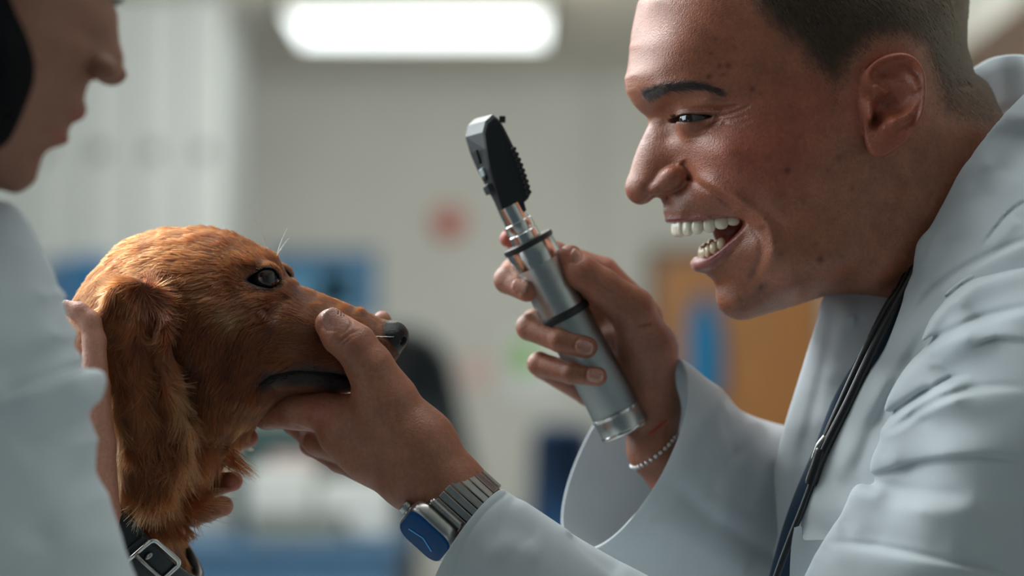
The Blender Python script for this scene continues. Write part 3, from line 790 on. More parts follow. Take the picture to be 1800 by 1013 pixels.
    ld = lip_dark(qq)[:, None]; c = c * (1 - ld) + np.array([0.012, 0.010, 0.010]) * ld
    tear = (np.exp(-((P[:, 0] - DH(500, 500, 70)[0]) / 12) ** 2 - ((P[:, 1] - DH(500, 500, 70)[1]) / 16) ** 2) * 0.75)[:, None]
    c = c * (1 - tear) + np.array([0.03, 0.015, 0.01]) * tear
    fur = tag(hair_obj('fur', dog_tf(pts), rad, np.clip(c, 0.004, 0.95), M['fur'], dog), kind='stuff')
    return V, Q
# ------------------------------------------------------------------ hands
SK1 = np.array([0.37, 0.145, 0.083])
def finger_sdf(P, J, R, k=5):
    return chain(P, J, R, k)
def IM(*a): return img(*a)
def perp(n, a):
    a = np.asarray(a, float); n = np.asarray(n, float); a = a / np.linalg.norm(a); n = n - a * np.dot(n, a); return n / np.linalg.norm(n)
class Nail:
    """thin plate: centre c, along finger a, outward n, half length l, half width w"""
    def __init__(s, c, a, n, l, w):
        s.c = np.asarray(c, float); n = perp(n, a); a = np.asarray(a, float) / np.linalg.norm(a)
        s.B = np.stack([a, np.cross(n, a), n]); s.l, s.w = l, w
    def sdf(s, P):
        q = (P - s.c) @ s.B.T
        # follows the transverse curve of the finger
        zc = -(q[:, 1] ** 2) / (2 * s.w * 1.15) + 0.2
        a = np.sqrt(np.maximum((np.abs(q[:, 0] + 0) / s.l) ** 3 + (np.abs(q[:, 1]) / s.w) ** 3, 0)) 
        return np.maximum((a - 1) * min(s.l, s.w) * 0.7, np.abs(q[:, 2] - zc) - 2.2)
def mk_hand(sdf, nails, creases, lo, hi, h, base=SK1, tips=(), rough=0.46):
    def f(P):
        d = sdf(P)
        for n in nails:
            m = np.linalg.norm(P - n.c, axis=1) < 3.5 * max(n.l, n.w)
            if m.any():
                q = P[m]; nd = n.sdf(q)
                g = d[m]; ring = 1.5 * np.exp(-((nd - 2.5) / 2.2) ** 2)
                g = smin(g + ring * (g > -8), nd, 1.2); d[m] = g
        for pts, w, dep in creases:
            pts = np.asarray(pts, float); c = pts.mean(0); R = np.abs(pts - c).max() + 5 * w
            m = (np.abs(P - c) < R).all(1)
            if m.any():
                dd, t = polydist(P[m], pts); d[m] = d[m] + dep * np.exp(-(dd / w) ** 2)
        return d
    V, Q = sdf_mesh(f, lo, hi, h, cull=1.6)
    col = np.repeat(np.array(base)[None], len(V), 0); rg = np.full(len(V), rough)
    def mixc(c, w):
        nonlocal col
        w = np.clip(w, 0, 1)[:, None]; col = col * (1 - w) + np.array(c) * w
    for c, r, a, cc in tips: mixc(cc, a * np.exp(-(np.linalg.norm(V - np.asarray(c), axis=1) / r) ** 2))
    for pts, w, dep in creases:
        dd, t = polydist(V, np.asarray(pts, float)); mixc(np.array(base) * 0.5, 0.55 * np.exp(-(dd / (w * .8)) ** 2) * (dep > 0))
    for n in nails:
        nd = n.sdf(V); w = smooth01((1.6 - nd) / 1.2); mixc((0.50, 0.25, 0.19), w * 0.9); rg = rg * (1 - w) + 0.30 * w
        q = (V - n.c) @ n.B.T
        mixc((0.66, 0.50, 0.42), w * smooth01((q[:, 0] - n.l * 0.78) / 2) * 0.8)
    return V, Q, col, rg
RED = (0.46, 0.14, 0.09)
# the near (left) hand, cupping the dog's chin from below with the thumb along the muzzle
nT = [IM(582,571,-22), IM(600,590,-14), IM(624,607,-10), IM(650,645,-12), IM(678,700,-22)]
def near_hand(P):
    d = finger_sdf(P, nT, [28.5, 34, 37, 41, 54], 10)
    palm = chain(P, [IM(672,712,-32), IM(735,784,-28), IM(790,860,-24), IM(895,957,-12), IM(1000,1030,0)], [58, 66, 60, 60, 66], 20)
    back = chain(P, [IM(600,757,-72), IM(660,795,-62), IM(728,838,-40), IM(790,868,-26)], [45, 57, 60, 57], 20)
    mid = chain(P, [IM(640,762,-80), IM(700,770,-60)], [62, 66], 20)
    d = smin(d, palm, 16); d = smin(d, back, 34); d = smin(d, mid, 30)
    ix = finger_sdf(P, [IM(622,738,-62), IM(575,727,-78), IM(520,724,-100), IM(470,727,-140), IM(440,716,-170)], [46, 36, 32, 28, 24], 8)
    d = smin(d, ix, 12)
    m1 = finger_sdf(P, [IM(655,770,-110), IM(636,740,-190), IM(640,660,-236), IM(672,563,-208)], [42, 32, 26, 17], 8)
    m2 = finger_sdf(P, [IM(625,785,-100), IM(560,772,-170), IM(520,740,-230), IM(500,690,-262)], [40, 30, 26, 21], 8)
    m3 = finger_sdf(P, [IM(680,830,-90), IM(600,805,-160), IM(550,780,-220), IM(540,740,-250)], [40, 28, 24, 20], 8)
    d = smin(d, smin(m1, smin(m2, m3, 6), 6), 10)
    return d
nA = np.asarray(nT[0]) - np.asarray(nT[2])
def build_near_hand(h):
    n1 = Nail(IM(590, 563, 12), nA, (-0.05, -0.42, 1), 24, 20)
    cr = [([IM(617,672,10), IM(612,690,0), IM(620,702,0)], 5, 7), ([IM(612,690,0), IM(590,688,-20)], 4, 4),
          ([IM(566,693,-48), IM(570,712,-44), IM(578,728,-46)], 2.2, 1.8), ([IM(575,694,-48), IM(584,712,-44)], 2, 1.2),
          ([IM(598,601,24), IM(616,586,25), IM(634,580,20)], 3, 1.8), ([IM(604,606,26), IM(622,590,27), IM(640,585,22)], 2, 1.0),
          ([IM(522,752,-75), IM(560,764,-75), IM(620,792,-25), IM(700,835,10)], 7, 2.2)]
    tips = [(nT[0], 40, .35, RED), (IM(640,600,20), 26, .45, RED), (IM(560,720,-50), 40, .5, RED), (IM(672,560,-205), 30, .6, (0.6,0.3,0.22)), (IM(600,700,-20), 30, .3, RED)]
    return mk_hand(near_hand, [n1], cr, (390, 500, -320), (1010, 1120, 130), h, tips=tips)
# the far (right) hand, wrapped round the instrument
HZ2 = -265.0
fA = [IM(1075,560,-330), IM(985,500,-345), IM(903,478,-310), IM(893,492,-262), IM(926,511,-222)]
fB = [IM(1095,600,-330), IM(1010,590,-345), IM(940,567,-318), IM(931,575,-262), IM(985,598,-216), IM(1031,611,-208)]
fC = [IM(1105,660,-335), IM(1035,690,-338), IM(955,645,-312), IM(948,640,-268), IM(1005,656,-222), IM(1050,662,-212)]
fI = [IM(1135,560,-330), IM(1060,480,-330), IM(975,447,-325), IM(893,420,-310)]
fT = [IM(1002,452,-222), IM(1022,478,-216), IM(1058,505,-222), IM(1110,545,-248), IM(1142,620,-285)]
def far_hand(P):
    a = finger_sdf(P, fA, [30, 27, 25, 26, 21]); b = finger_sdf(P, fB, [30, 27, 25, 25, 23, 20.5]); c = finger_sdf(P, fC, [28, 26, 23, 22, 20.5, 18])
    i = finger_sdf(P, fI, [34, 30, 24, 16]); t = finger_sdf(P, fT, [23, 31, 34, 42, 50], 10)
    d = np.minimum(np.minimum(a, b), c); d = smin(d, i, 3)
    palm = chain(P, [IM(1098,590,-325), IM(1118,660,-320), IM(1145,720,-312), IM(1148,790,-310), IM(1230,900,-340)], [46, 54, 52, 46, 52], 20)
    hyp = chain(P, [IM(1145,610,-285), IM(1146,690,-295)], [48, 42], 20)
    palm = smin(palm, hyp, 20); palm = smin(palm, t, 16)
    d = smin(d, palm, 12)
    return d
def build_far_hand(h):
    nn = [Nail(IM(913,503,-203), (0.93, 0.30, 0.45), (0.05, -0.1, 1), 15, 13.5), Nail(IM(1027,611,-186), (0.95, 0.25, 0.12), (0.02, -0.05, 1), 16, 13), Nail(IM(1046,660,-192), (0.97, 0.14, 0.1), (0.0, 0.0, 1), 15, 12),
          Nail(IM(1017,450,-200), (-0.62, -0.70, 0.0), (0.75, -0.65, 0.75), 15, 14)]
    cr = [([IM(1062,560,-196), IM(1085,570,-200), IM(1115,573,-205), IM(1142,570,-225)], 3.5, 3.5), ([IM(1070,595,-225), IM(1110,598,-228), IM(1145,592,-240)], 3, 1.4),
          ([IM(1145,490,-270), IM(1110,470,-280)], 4, 1), ([IM(962,560,-225), IM(960,585,-215), IM(955,605,-230)], 2.5, 1.2), ([IM(978,563,-218), IM(974,590,-210), IM(968,612,-222)], 2.5, 1.0), ([IM(975,630,-222), IM(971,655,-214)], 2.5, 1.0)]
    tips = [(IM(940,515,-210), 22, .75, RED), (IM(1045,612,-200), 22, .75, RED), (IM(1062,665,-200), 20, .75, RED), (IM(995,445,-210), 32, .65, RED), (IM(893,420,-300), 40, .9, (0.50,0.12,0.08)),
            (IM(1110,640,-265), 90, .55, (0.40,0.17,0.12)), (IM(1020,470,-195), 30, .3, RED), (IM(960,668,-300), 60, .4, RED)]
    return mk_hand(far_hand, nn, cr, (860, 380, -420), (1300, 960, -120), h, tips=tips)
# ------------------------------------------------------------------ diagnostic instrument
def frame_from(a, b):
    a = np.asarray(a, float); b = np.asarray(b, float); ax = (b - a) / np.linalg.norm(b - a)
    e2 = np.array([0, 0, 1.0]) - ax * ax[2]; e2 /= np.linalg.norm(e2); e1 = np.cross(ax, e2)
    return ax, e1, e2
def lathe(a, ax, e1, e2, prof, n=64, closed=False):
    """prof list of (t,r)"""
    prof = np.asarray(prof, float); th = np.arange(n) / n * 2 * math.pi
    V = (np.asarray(a)[None, None] + prof[:, 0, None, None] * ax + prof[:, 1, None, None] * (np.cos(th)[None, :, None] * e1 + np.sin(th)[None, :, None] * e2))
    m = len(prof); V = V.reshape(-1, 3); F = []
    for i in range(m - 1):
        for j in range(n): F.append((i * n + j, i * n + (j + 1) % n, (i + 1) * n + (j + 1) % n, (i + 1) * n + j))
    F.append(tuple(range(n))[::-1]); F.append(tuple((m - 1) * n + j for j in range(n)))
    return V, F
def auto_out(V, F):
    W = toworld(V); c = W.mean(0); s = 0
    for f in F[:: max(1, len(F) // 300)]:
        p = W[list(f)]; nn = np.cross(p[1] - p[0], p[2] - p[0]); s += nn @ (p.mean(0) - c)
    return F if s > 0 else [tuple(f)[::-1] for f in F]
def lathe_obj(name, a, ax, e1, e2, prof, mat, parent, n=64):
    if parent.name.startswith('diagnostic'): prof = [(p * 1.062, q * 1.045) for p, q in prof]
    V, F = lathe(a, ax, e1, e2, prof, n); F = auto_out(V, F)
    o = mesh_obj(name, V, F, mat, parent)
    md = o.modifiers.new('edge', 'EDGE_SPLIT'); md.split_angle = math.radians(40)
    return o
def box_loft(rings):
    """rings: list of closed loops with the same count -> V,F with caps"""
    n = len(rings[0]); V = np.concatenate([np.asarray(r, float) for r in rings]); F = []
    for i in range(len(rings) - 1):
        for j in range(n): F.append((i * n + j, i * n + (j + 1) % n, (i + 1) * n + (j + 1) % n, (i + 1) * n + j))
    F.append(tuple(range(n))[::-1]); F.append(tuple((len(rings) - 1) * n + j for j in range(n)))
    return V, F
def bevel(o, w, seg=3, ang=30):
    m = o.modifiers.new('bevel', 'BEVEL'); m.width = w * S; m.segments = seg; m.limit_method = 'ANGLE'; m.angle_limit = math.radians(ang); return o
def rbox(name, c, ax, hs, mat, parent, bev=2, seg=3):
    """box at c with 3 axes (rows of ax) and half sizes"""
    c = np.asarray(c, float); ax = np.asarray(ax, float)
    V = np.array([c + sx * hs[0] * ax[0] + sy * hs[1] * ax[1] + sz * hs[2] * ax[2] for sx in (-1, 1) for sy in (-1, 1) for sz in (-1, 1)])
    F = auto_out(V, [(0, 1, 3, 2), (4, 6, 7, 5), (0, 4, 5, 1), (2, 3, 7, 6), (0, 2, 6, 4), (1, 5, 7, 3)])
    o = mesh_obj(name, V, F, mat, parent, smooth=False)
    if bev: bevel(o, bev, seg)
    return o
def rrect(name, c, B, hs, rad, mat, parent, bev):
    ring = []
    for sx, sy, a0 in ((1, 1, 0), (-1, 1, 90), (-1, -1, 180), (1, -1, 270)):
        for s in range(9):
            a = math.radians(a0 + s * 11.25); ring.append(((hs[0] - rad) * sx + rad * math.cos(a), (hs[1] - rad) * sy + rad * math.sin(a)))
    rings = []
    for z, sh in ((-hs[2], bev), (-hs[2] + bev * .3, bev * .3), (-hs[2] + bev, 0), (hs[2] - bev, 0), (hs[2] - bev * .3, bev * .3), (hs[2], bev)):
        rings.append([np.asarray(c) + B[0] * x * (hs[0] - sh) / hs[0] + B[1] * y * (hs[1] - sh) / hs[1] + B[2] * z for x, y in ring])
    V, F = box_loft(rings); return mesh_obj(name, V, auto_out(V, F), mat, parent)
def build_scope():
    a = IM(1100, 758, -262); b = IM(905, 382, -232)
    ax, e1, e2 = frame_from(a, b); Ln = np.linalg.norm(np.asarray(b) - np.asarray(a))
    t = thing('diagnostic_instrument', 'handheld eye-examination scope with black head and steel handle, gripped in the laughing man\'s far hand', 'medical instrument', toworld(np.asarray(a)))
    steel = M['steel']; kn = M['knurl']; blk = M['black_plastic']
    lathe_obj('end_cap', a, ax, e1, e2, [(-2, 40), (0, 43.5), (5, 45), (34, 45), (37, 43)], M['steel_satin'], t)
    lathe_obj('end_ring', a, ax, e1, e2, [(0, 44.5), (2, 46.2), (6, 46.2), (8, 44.5)], steel, t)
    lathe_obj('groove_ring', a, ax, e1, e2, [(35, 40), (35, 46), (40, 46.5), (42, 42)], steel, t)
    lathe_obj('handle', a, ax, e1, e2, [(36, 42), (40, 44), (226, 44), (228, 42)], kn, t)
    lathe_obj('rubber_ring', a, ax, e1, e2, [(226, 42), (227, 46), (231, 47.5), (236, 47.5), (240, 46), (241, 42)], blk, t)
    lathe_obj('dial', a, ax, e1, e2, [(239, 42), (241, 44.2), (330, 44.2), (333, 43)], M['steel_satin'], t)
    lathe_obj('collar_ring', a, ax, e1, e2, [(331, 42), (333, 44.8), (366, 44.8), (369, 43)], steel, t)
    lathe_obj('flange', a, ax, e1, e2, [(367, 42), (368, 46.5), (372, 47.5), (377, 46.5), (378, 40)], blk, t)
    lathe_obj('neck', a, ax, e1, e2, [(376, 24), (377, 27), (393, 27), (395, 25), (397, 25), (399, 26.5), (413, 26.5), (415, 22.5), (446, 22)], steel, t)
    # head: side profile extruded towards the far left, tapering to the neck
    near = [(868,200),(877,207),(886,220),(896,240),(910,268),(921,295),(929,320),(934,340),(929,350),(922,356),(926,370),(914,380),(888,388),(877,356),(868,328),(860,298),(854,262),(850,232),(855,212)]
    Zs = -205
    rings = []
    for s, sh in ((0.0, 0.93), (0.06, 1.0), (0.94, 1.0), (1.0, 0.93)):
        ring = []
        cx = np.mean([p[0] for p in near]); cy = np.mean([p[1] for p in near])
        for u, v in near:
            tt = smooth01((385 - v) / 170.0); wx = -6 - 29 * tt; wy = 9 * tt; wz = -30 - 40 * tt
            uu = cx + (u - cx) * (sh if sh < 1 else 1); vv = cy + (v - cy) * (sh if sh < 1 else 1)
            ring.append(img(uu + wx * s, vv + wy * s, Zs - 12 * (1 - tt) + wz * s))
        rings.append(ring)
    V, F = box_loft(rings); F = auto_out(V, F)
    hd = mesh_obj('scope_head', V, F, M['black_gloss'], t, smooth=False); bevel(hd, 2.2, 3, 35)
    def onfront(v, s, off=1.5):
        tt = smooth01((385 - v) / 170.0); us = np.interp(v, [212,232,262,298,328,356,382], [855,850,854,860,868,877,888])
        return img(us + (-6 - 29 * tt) * s - off, v + 9 * tt * s, Zs - 12 * (1 - tt) + (-30 - 40 * tt) * s)
    fdir = lambda v: (np.asarray(onfront(v + 8, .5)) - np.asarray(onfront(v - 8, .5)))
    def plate(name, v, s, hl, hw, th, mat, off=1.0, bev=1.5):
        c = onfront(v, s, off); A = fdir(v); A = A / np.linalg.norm(A); Wd = np.asarray(onfront(v, 1)) - np.asarray(onfront(v, 0)); Wd = perp(Wd, A); N = np.cross(A, Wd)
        return rbox(name, c, np.stack([A, Wd, N]), (hl, hw, th), mat, hd, bev, 2)
    plate('sight_slot', 272, 0.55, 13, 5, 2, M['void'])
    plate('lens_window', 301, 0.55, 8, 10, 3, M['glass_white'])
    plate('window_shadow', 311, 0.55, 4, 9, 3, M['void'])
    plate('switch', 331, 0.45, 9, 15, 7, blk, 3, 3)
    rbox('brow_rest', img(883, 210, -225), np.eye(3), (6, 6, 12), blk, hd, 2)
    for i in range(9):
        v = 262 + i * 9.5; u = np.interp(v, [240,268,295,320,340], [896,910,921,929,934]) - 4
        rbox('dial_tooth', img(u, v, -203), basis((0.35, 0.93, 0), (0, 0, 1)), (3.2, 4, 5), M['black_gloss'], hd, 1, 1)
    return t
# ------------------------------------------------------------------ smartwatch
def build_watch():
    Wc = np.asarray(IM(809, 885, -22)); w = np.array([0.745, 0.665, 0.08]); w /= np.linalg.norm(w)
    e2 = perp((0, 0, 1), w); e1 = np.cross(e2, w)
    if e1[1] > 0: e1 = -e1
    t = thing('smartwatch', 'steel smartwatch with dark blue screen and link bracelet on the man\'s wrist', 'watch', toworld(Wc))
    ra, rb = 66.0, 65.0
    def at(ph, r=0): return Wc + (ra + r) * math.cos(ph) * e1 + (rb + r) * math.sin(ph) * e2
    n = 22; casep = math.radians(150)
    for i in range(n):
        ph = casep - math.radians(44) - math.radians(272.0 / n) * i
        N = math.cos(ph) * e1 + math.sin(ph) * e2; T = -math.sin(ph) * e1 + math.cos(ph) * e2
        rbox('link', at(ph, 1.5), np.stack([w, T, N]), (33.5, 6.75, 4.2), M['steel_brushed'] if i % 3 else M['steel_brushed2'], t, 1.8, 3)
    N = math.cos(casep) * e1 + math.sin(casep) * e2; T = -math.sin(casep) * e1 + math.cos(casep) * e2
    cc = Wc + N * 80 - w * 6
    B = np.stack([w, T, N])
    case = rrect('case', cc, B, (52, 60, 15), 30, M['steel_brushed'], t, 9)
    rbox('shoulder', Wc + N * 62 + T * -50 - w * 3, B, (36, 17, 6), M['steel_brushed2'], t, 5, 3)
    rbox('shoulder', Wc + N * 62 + T * 50 - w * 3, B, (36, 17, 6), M['steel_brushed2'], t, 5, 3)
    scr = rrect('screen', cc + N * 11.2, B, (47, 55, 6), 26, M['watch_screen'], t, 4)
    def hand(p, q, wd):
        p = cc + N * 18.3 + w * p[0] + T * p[1]; q = cc + N * 18.3 + w * q[0] + T * q[1]
        a = (q - p); L = np.linalg.norm(a); a /= L
        rbox('watch_hand', (p + q) / 2, np.stack([a, np.cross(N, a), N]), (L / 2, wd, 0.5), M['watch_hand'], scr, 0)
    hand((0, 0), (-30, 12), 0.9); hand((0, 0), (26, 18), 1.1)
    lathe_obj('crown', cc - w * 50 + T * -8, -w, T, N, [(0, 9), (3, 9), (4, 12), (13, 12), (15, 10)], M['steel_satin'], t, 32)
    rbox('side_button', cc - w * 52 + T * 22, B, (2, 12, 4), M['steel_satin'], t, 1.5)
    return t
def metal_mats():
    M['steel'] = plain('polished_steel', (0.62, 0.62, 0.60), 0.16, 1.0, var=.05, bmp=0)
    M['steel_satin'] = plain('satin_steel', (0.50, 0.52, 0.51), 0.34, 1.0, var=.10, vscale=90, bmp=.08, bscale=900)
    M['steel_brushed'] = plain('brushed_steel', (0.47, 0.46, 0.44), 0.30, 1.0, var=.12, vscale=160, bmp=.10, bscale=900)
    M['steel_brushed2'] = plain('brushed_steel_dark', (0.38, 0.38, 0.37), 0.27, 1.0, var=.12, vscale=160, bmp=.10, bscale=900)
    m, nt, b = new_mat('knurled_steel'); b.inputs['Base Color'].default_value = (0.33, 0.36, 0.355, 1); b.inputs['Metallic'].default_value = 1.0; b.inputs['Roughness'].default_value = 0.38
    vo = nt.nodes.new('ShaderNodeTexVoronoi'); vo.inputs['Scale'].default_value = 1400; tc = nt.nodes.new('ShaderNodeTexCoord'); nt.links.new(tc.outputs['Object'], vo.inputs[0]); bump(nt, b, vo.outputs['Distance'], 0.5, 0.0004)
    M['knurl'] = m
    M['black_plastic'] = plain('black_plastic', (0.012, 0.014, 0.016), 0.45, bmp=.1)
    M['black_gloss'] = plain('black_moulded_plastic', (0.011, 0.013, 0.015), 0.36, bmp=.1, bscale=1500, spec=.6)
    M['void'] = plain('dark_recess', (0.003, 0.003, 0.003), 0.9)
    M['glass_white'] = plain('frosted_lens', (0.35, 0.42, 0.42), 0.2)
    M['watch_screen'] = plain('watch_glass', (0.002, 0.022, 0.085), 0.4, spec=.05); 
    nt = M['watch_screen'].node_tree; b = nt.nodes['Principled BSDF']; b.inputs['Emission Color'].default_value = (0.005, 0.06, 0.16, 1); b.inputs['Emission Strength'].default_value = 0.15
    M['watch_hand'] = emit('watch_hand_light', (0.03, 0.16, 0.30), 0.5)
# ------------------------------------------------------------------ clothing
def cloth_mat(name, col, weave=2600, rough=0.85):
    m, nt, b = new_mat(name)
    b.inputs['Base Color'].default_value = (*col, 1); b.inputs['Roughness'].default_value = rough
    b.inputs['Sheen Weight'].default_value = 0.15; b.inputs['Specular IOR Level'].default_value = 0.25
    n = noise(nt, 30, 4); r = ramp(nt, n.outputs[0], [(0.3, tuple(c * .95 for c in col)), (0.7, tuple(min(1, c * 1.04) for c in col))]); nt.links.new(r.outputs[0], b.inputs['Base Color'])
    tc = nt.nodes.new('ShaderNodeTexCoord'); w = nt.nodes.new('ShaderNodeTexWave'); w.inputs['Scale'].default_value = 1500; w.bands_direction = 'DIAGONAL'
    nt.links.new(tc.outputs['Object'], w.inputs['Vector'])
    n2 = noise(nt, 900, 3, .7); ad = nt.nodes.new('ShaderNodeMath'); ad.operation = 'ADD'
    nt.links.new(w.outputs[0], ad.inputs[0]); nt.links.new(n2.outputs[0], ad.inputs[1]); bump(nt, b, n2.outputs[0], 0.10, 0.0003)
    if True:
        tr = nt.nodes.new('ShaderNodeBsdfTranslucent'); tr.inputs[0].default_value = (*col, 1); mx = nt.nodes.new('ShaderNodeMixShader'); mx.inputs[0].default_value = 0.22
        nt.links.new(b.outputs[0], mx.inputs[1]); nt.links.new(tr.outputs[0], mx.inputs[2]); nt.links.new(mx.outputs[0], nt.nodes['Material Output'].inputs[0])
    return m
class Pillow:
    """padded cloth body: seen outline, half thickness controls about a mid surface Z = z0 + ax*(x-x0) + ay*(y-y0)"""
    def __init__(s, outline, ctrl, z0, ax=0.0, ay=0.0, o=(900, 506), step=2.0, edge_r=8, lam=0.003, zc=None):
        s.z0, s.ax, s.ay, s.o = z0, ax, ay, o
        O = np.array(outline, float); lo = np.array([s.H(u, v, 0) for u, v in outline]).min(0) - 40; hi = np.array([s.H(u, v, 0) for u, v in outline]).max(0) + 40
        s.f = profile_field(outline, ctrl, s.H, lo, hi, step, edge_r, lam)
        s.lo, s.hi = lo, hi; s.wm = max([c[2] for c in ctrl]) + 60
    def zm(s, x, y): return s.z0 + s.ax * (x - s.o[0]) + s.ay * (y - s.o[1])
    def H(s, u, v, w):
        x, y = u, v
        for _ in range(5):
            Z = s.zm(x, y) + w; k = (D - Z) / D; x = 900 + (u - 900) * k; y = 506.5 + (v - 506.5) * k
        return (x, y)
    def W(s, u, v):
        """half thickness on the seen point"""
        w = 0
        for _ in range(6):
            x, y = s.H(u, v, w); w = math.sqrt(max(float(s.f(np.array([[x, y, 0.]]), 'W2')[0]), 0))
        return w
    def P(s, u, v, off=0):
        w = s.W(u, v) + off; x, y = s.H(u, v, w); return np.array([x, y, s.zm(x, y) + w])
    def sdf(s, P):
        q = P.copy(); q[..., 2] -= s.zm(P[..., 0], P[..., 1]); return profile_sdf(s.f, q, 12)
    def fold(s, pts, w, d, taper=True): # only shapes the near face and mirrors to the back
        wz = s.W(*pts[len(pts) // 2][:2]); curve_mark(s.f, s.H, pts, w, d, wz, taper=taper)
    def cliff(s, pts, w, d, side=1):
        """asymmetric fold: a soft roll on one side that drops sharply at the line"""
        wz = s.W(*pts[len(pts) // 2][:2]); L = catmull(np.array([s.H(p[0], p[1], wz) for p in pts]), 6)
        dd, t = polydist(s.f.P, L)
        i = np.clip((t * (len(L) - 1)).astype(int), 0, len(L) - 2); a = L[i]; tg = L[i + 1] - L[i]
        sg = np.sign(tg[..., 0] * (s.f.P[..., 1] - a[..., 1]) - tg[..., 1] * (s.f.P[..., 0] - a[..., 0])) * side
        sd = dd * sg; prof = np.where(sd > 0, np.exp(-(sd / w) ** 2 * 1.0), np.exp(-(sd / (w * 0.25)) ** 2))
        prof = np.where(sd > 0, -d * prof, -d * prof)
        groove = d * 0.6 * np.exp(-((sd + w * 0.35) / (w * 0.22)) ** 2)
        s.f.A['D'] += (prof + groove) * smooth01(np.minimum(t, 1 - t) / 0.32)
    def build(s, name, h, mat, parent, extra=None, **k):
        fn = s.sdf if extra is None else (lambda P: extra(P, s.sdf(P)))
        zs = [s.zm(x, y) for x in (s.lo[0], s.hi[0]) for y in (s.lo[1], s.hi[1])]
        V, Q = sdf_mesh(fn, (s.lo[0], s.lo[1], min(zs) - s.wm), (s.hi[0], s.hi[1], max(zs) + s.wm), h, **k)
        return mesh_obj(name, V, Q, mat, parent)
def loft(rings, nu=96, nv=60, relief=None, hem=None):
    """rings: (centre, a, b) ellipse frames; smooth interpolation"""
    R = [np.concatenate([np.asarray(r[0], float), np.asarray(r[1], float), np.asarray(r[2], float)]) for r in rings]
    n = len(R) - 1; c = catmull(np.array(R), max(2, nv // n)); m = len(c)
    th = np.arange(nu) / nu * 2 * math.pi
    V = c[:, None, 0:3] + np.cos(th)[None, :, None] * c[:, None, 3:6] + np.sin(th)[None, :, None] * c[:, None, 6:9]
    if relief is not None:
        dv = np.gradient(V, axis=0); du = np.roll(V, -1, 1) - np.roll(V, 1, 1); N = np.cross(du, dv); N /= np.linalg.norm(N, axis=-1, keepdims=True) + 1e-9
        cen = c[:, None, 0:3]; N *= np.sign((N * (V - cen)).sum(-1, keepdims=True))
        kk = D / (D - V[..., 2]); uv = np.stack([900 + (V[..., 0] - 900) * kk, 506.5 + (V[..., 1] - 506.5) * kk], -1)
        V = V + N * relief(uv, V, N)[..., None]
    V = V.reshape(-1, 3); F = []
    i, j = np.meshgrid(np.arange(m - 1), np.arange(nu), indexing='ij'); i = i.ravel(); j = j.ravel()
    F = np.stack([i * nu + j, i * nu + (j + 1) % nu, (i + 1) * nu + (j + 1) % nu, (i + 1) * nu + j], 1)
    return V, F
def ridge_relief(marks):
    """marks: (pts in seen coordinates, width, height)"""
    M_ = [(catmull(np.array(p, float), 6), w, h) for p, w, h in marks]
    def f(uv, V, N):
        out = np.zeros(uv.shape[:-1]); near = smooth01(N[..., 2] * 2 + 0.6)
        for L, w, h in M_:
            d, t = polydist(uv, L); out += h * np.exp(-(d / w) ** 2) * smooth01(np.minimum(t, 1 - t) / .15 + .15) * near
        P = V.reshape(-1, 3); out += (wavenoise(P, 0.02, 31) * 2.0).reshape(out.shape)
        return out
    return f
def strap_mesh(path, width_dirs, hw, th):
    """flat strap along path"""
    rings = []
    for i, p in enumerate(path):
        t = path[min(i + 1, len(path) - 1)] - path[max(i - 1, 0)]; t /= np.linalg.norm(t); wd = perp(width_dirs[i], t); n = np.cross(t, wd)
        rings.append([p + wd * hw * a + n * th * b for a, b in ((-1, -.6), (-.9, -1), (.9, -1), (1, -.6), (1, .6), (.9, 1), (-.9, 1), (-1, .6))])
    V, F = box_loft(rings); return V, auto_out(V, F)
def tube(path, rad, n=20):
    path = np.asarray(path, float); rings = []
    up = np.array([0, 0, 1.0])
    for i, p in enumerate(path):
        t = path[min(i + 1, len(path) - 1)] - path[max(i - 1, 0)]; t /= np.linalg.norm(t); a = perp(up, t); b = np.cross(t, a); r = rad[i] if np.ndim(rad) else rad
        rings.append([p + r * (math.cos(x) * a + math.sin(x) * b) for x in np.arange(n) / n * 2 * math.pi])
    V, F = box_loft(rings); return V, auto_out(V, F)
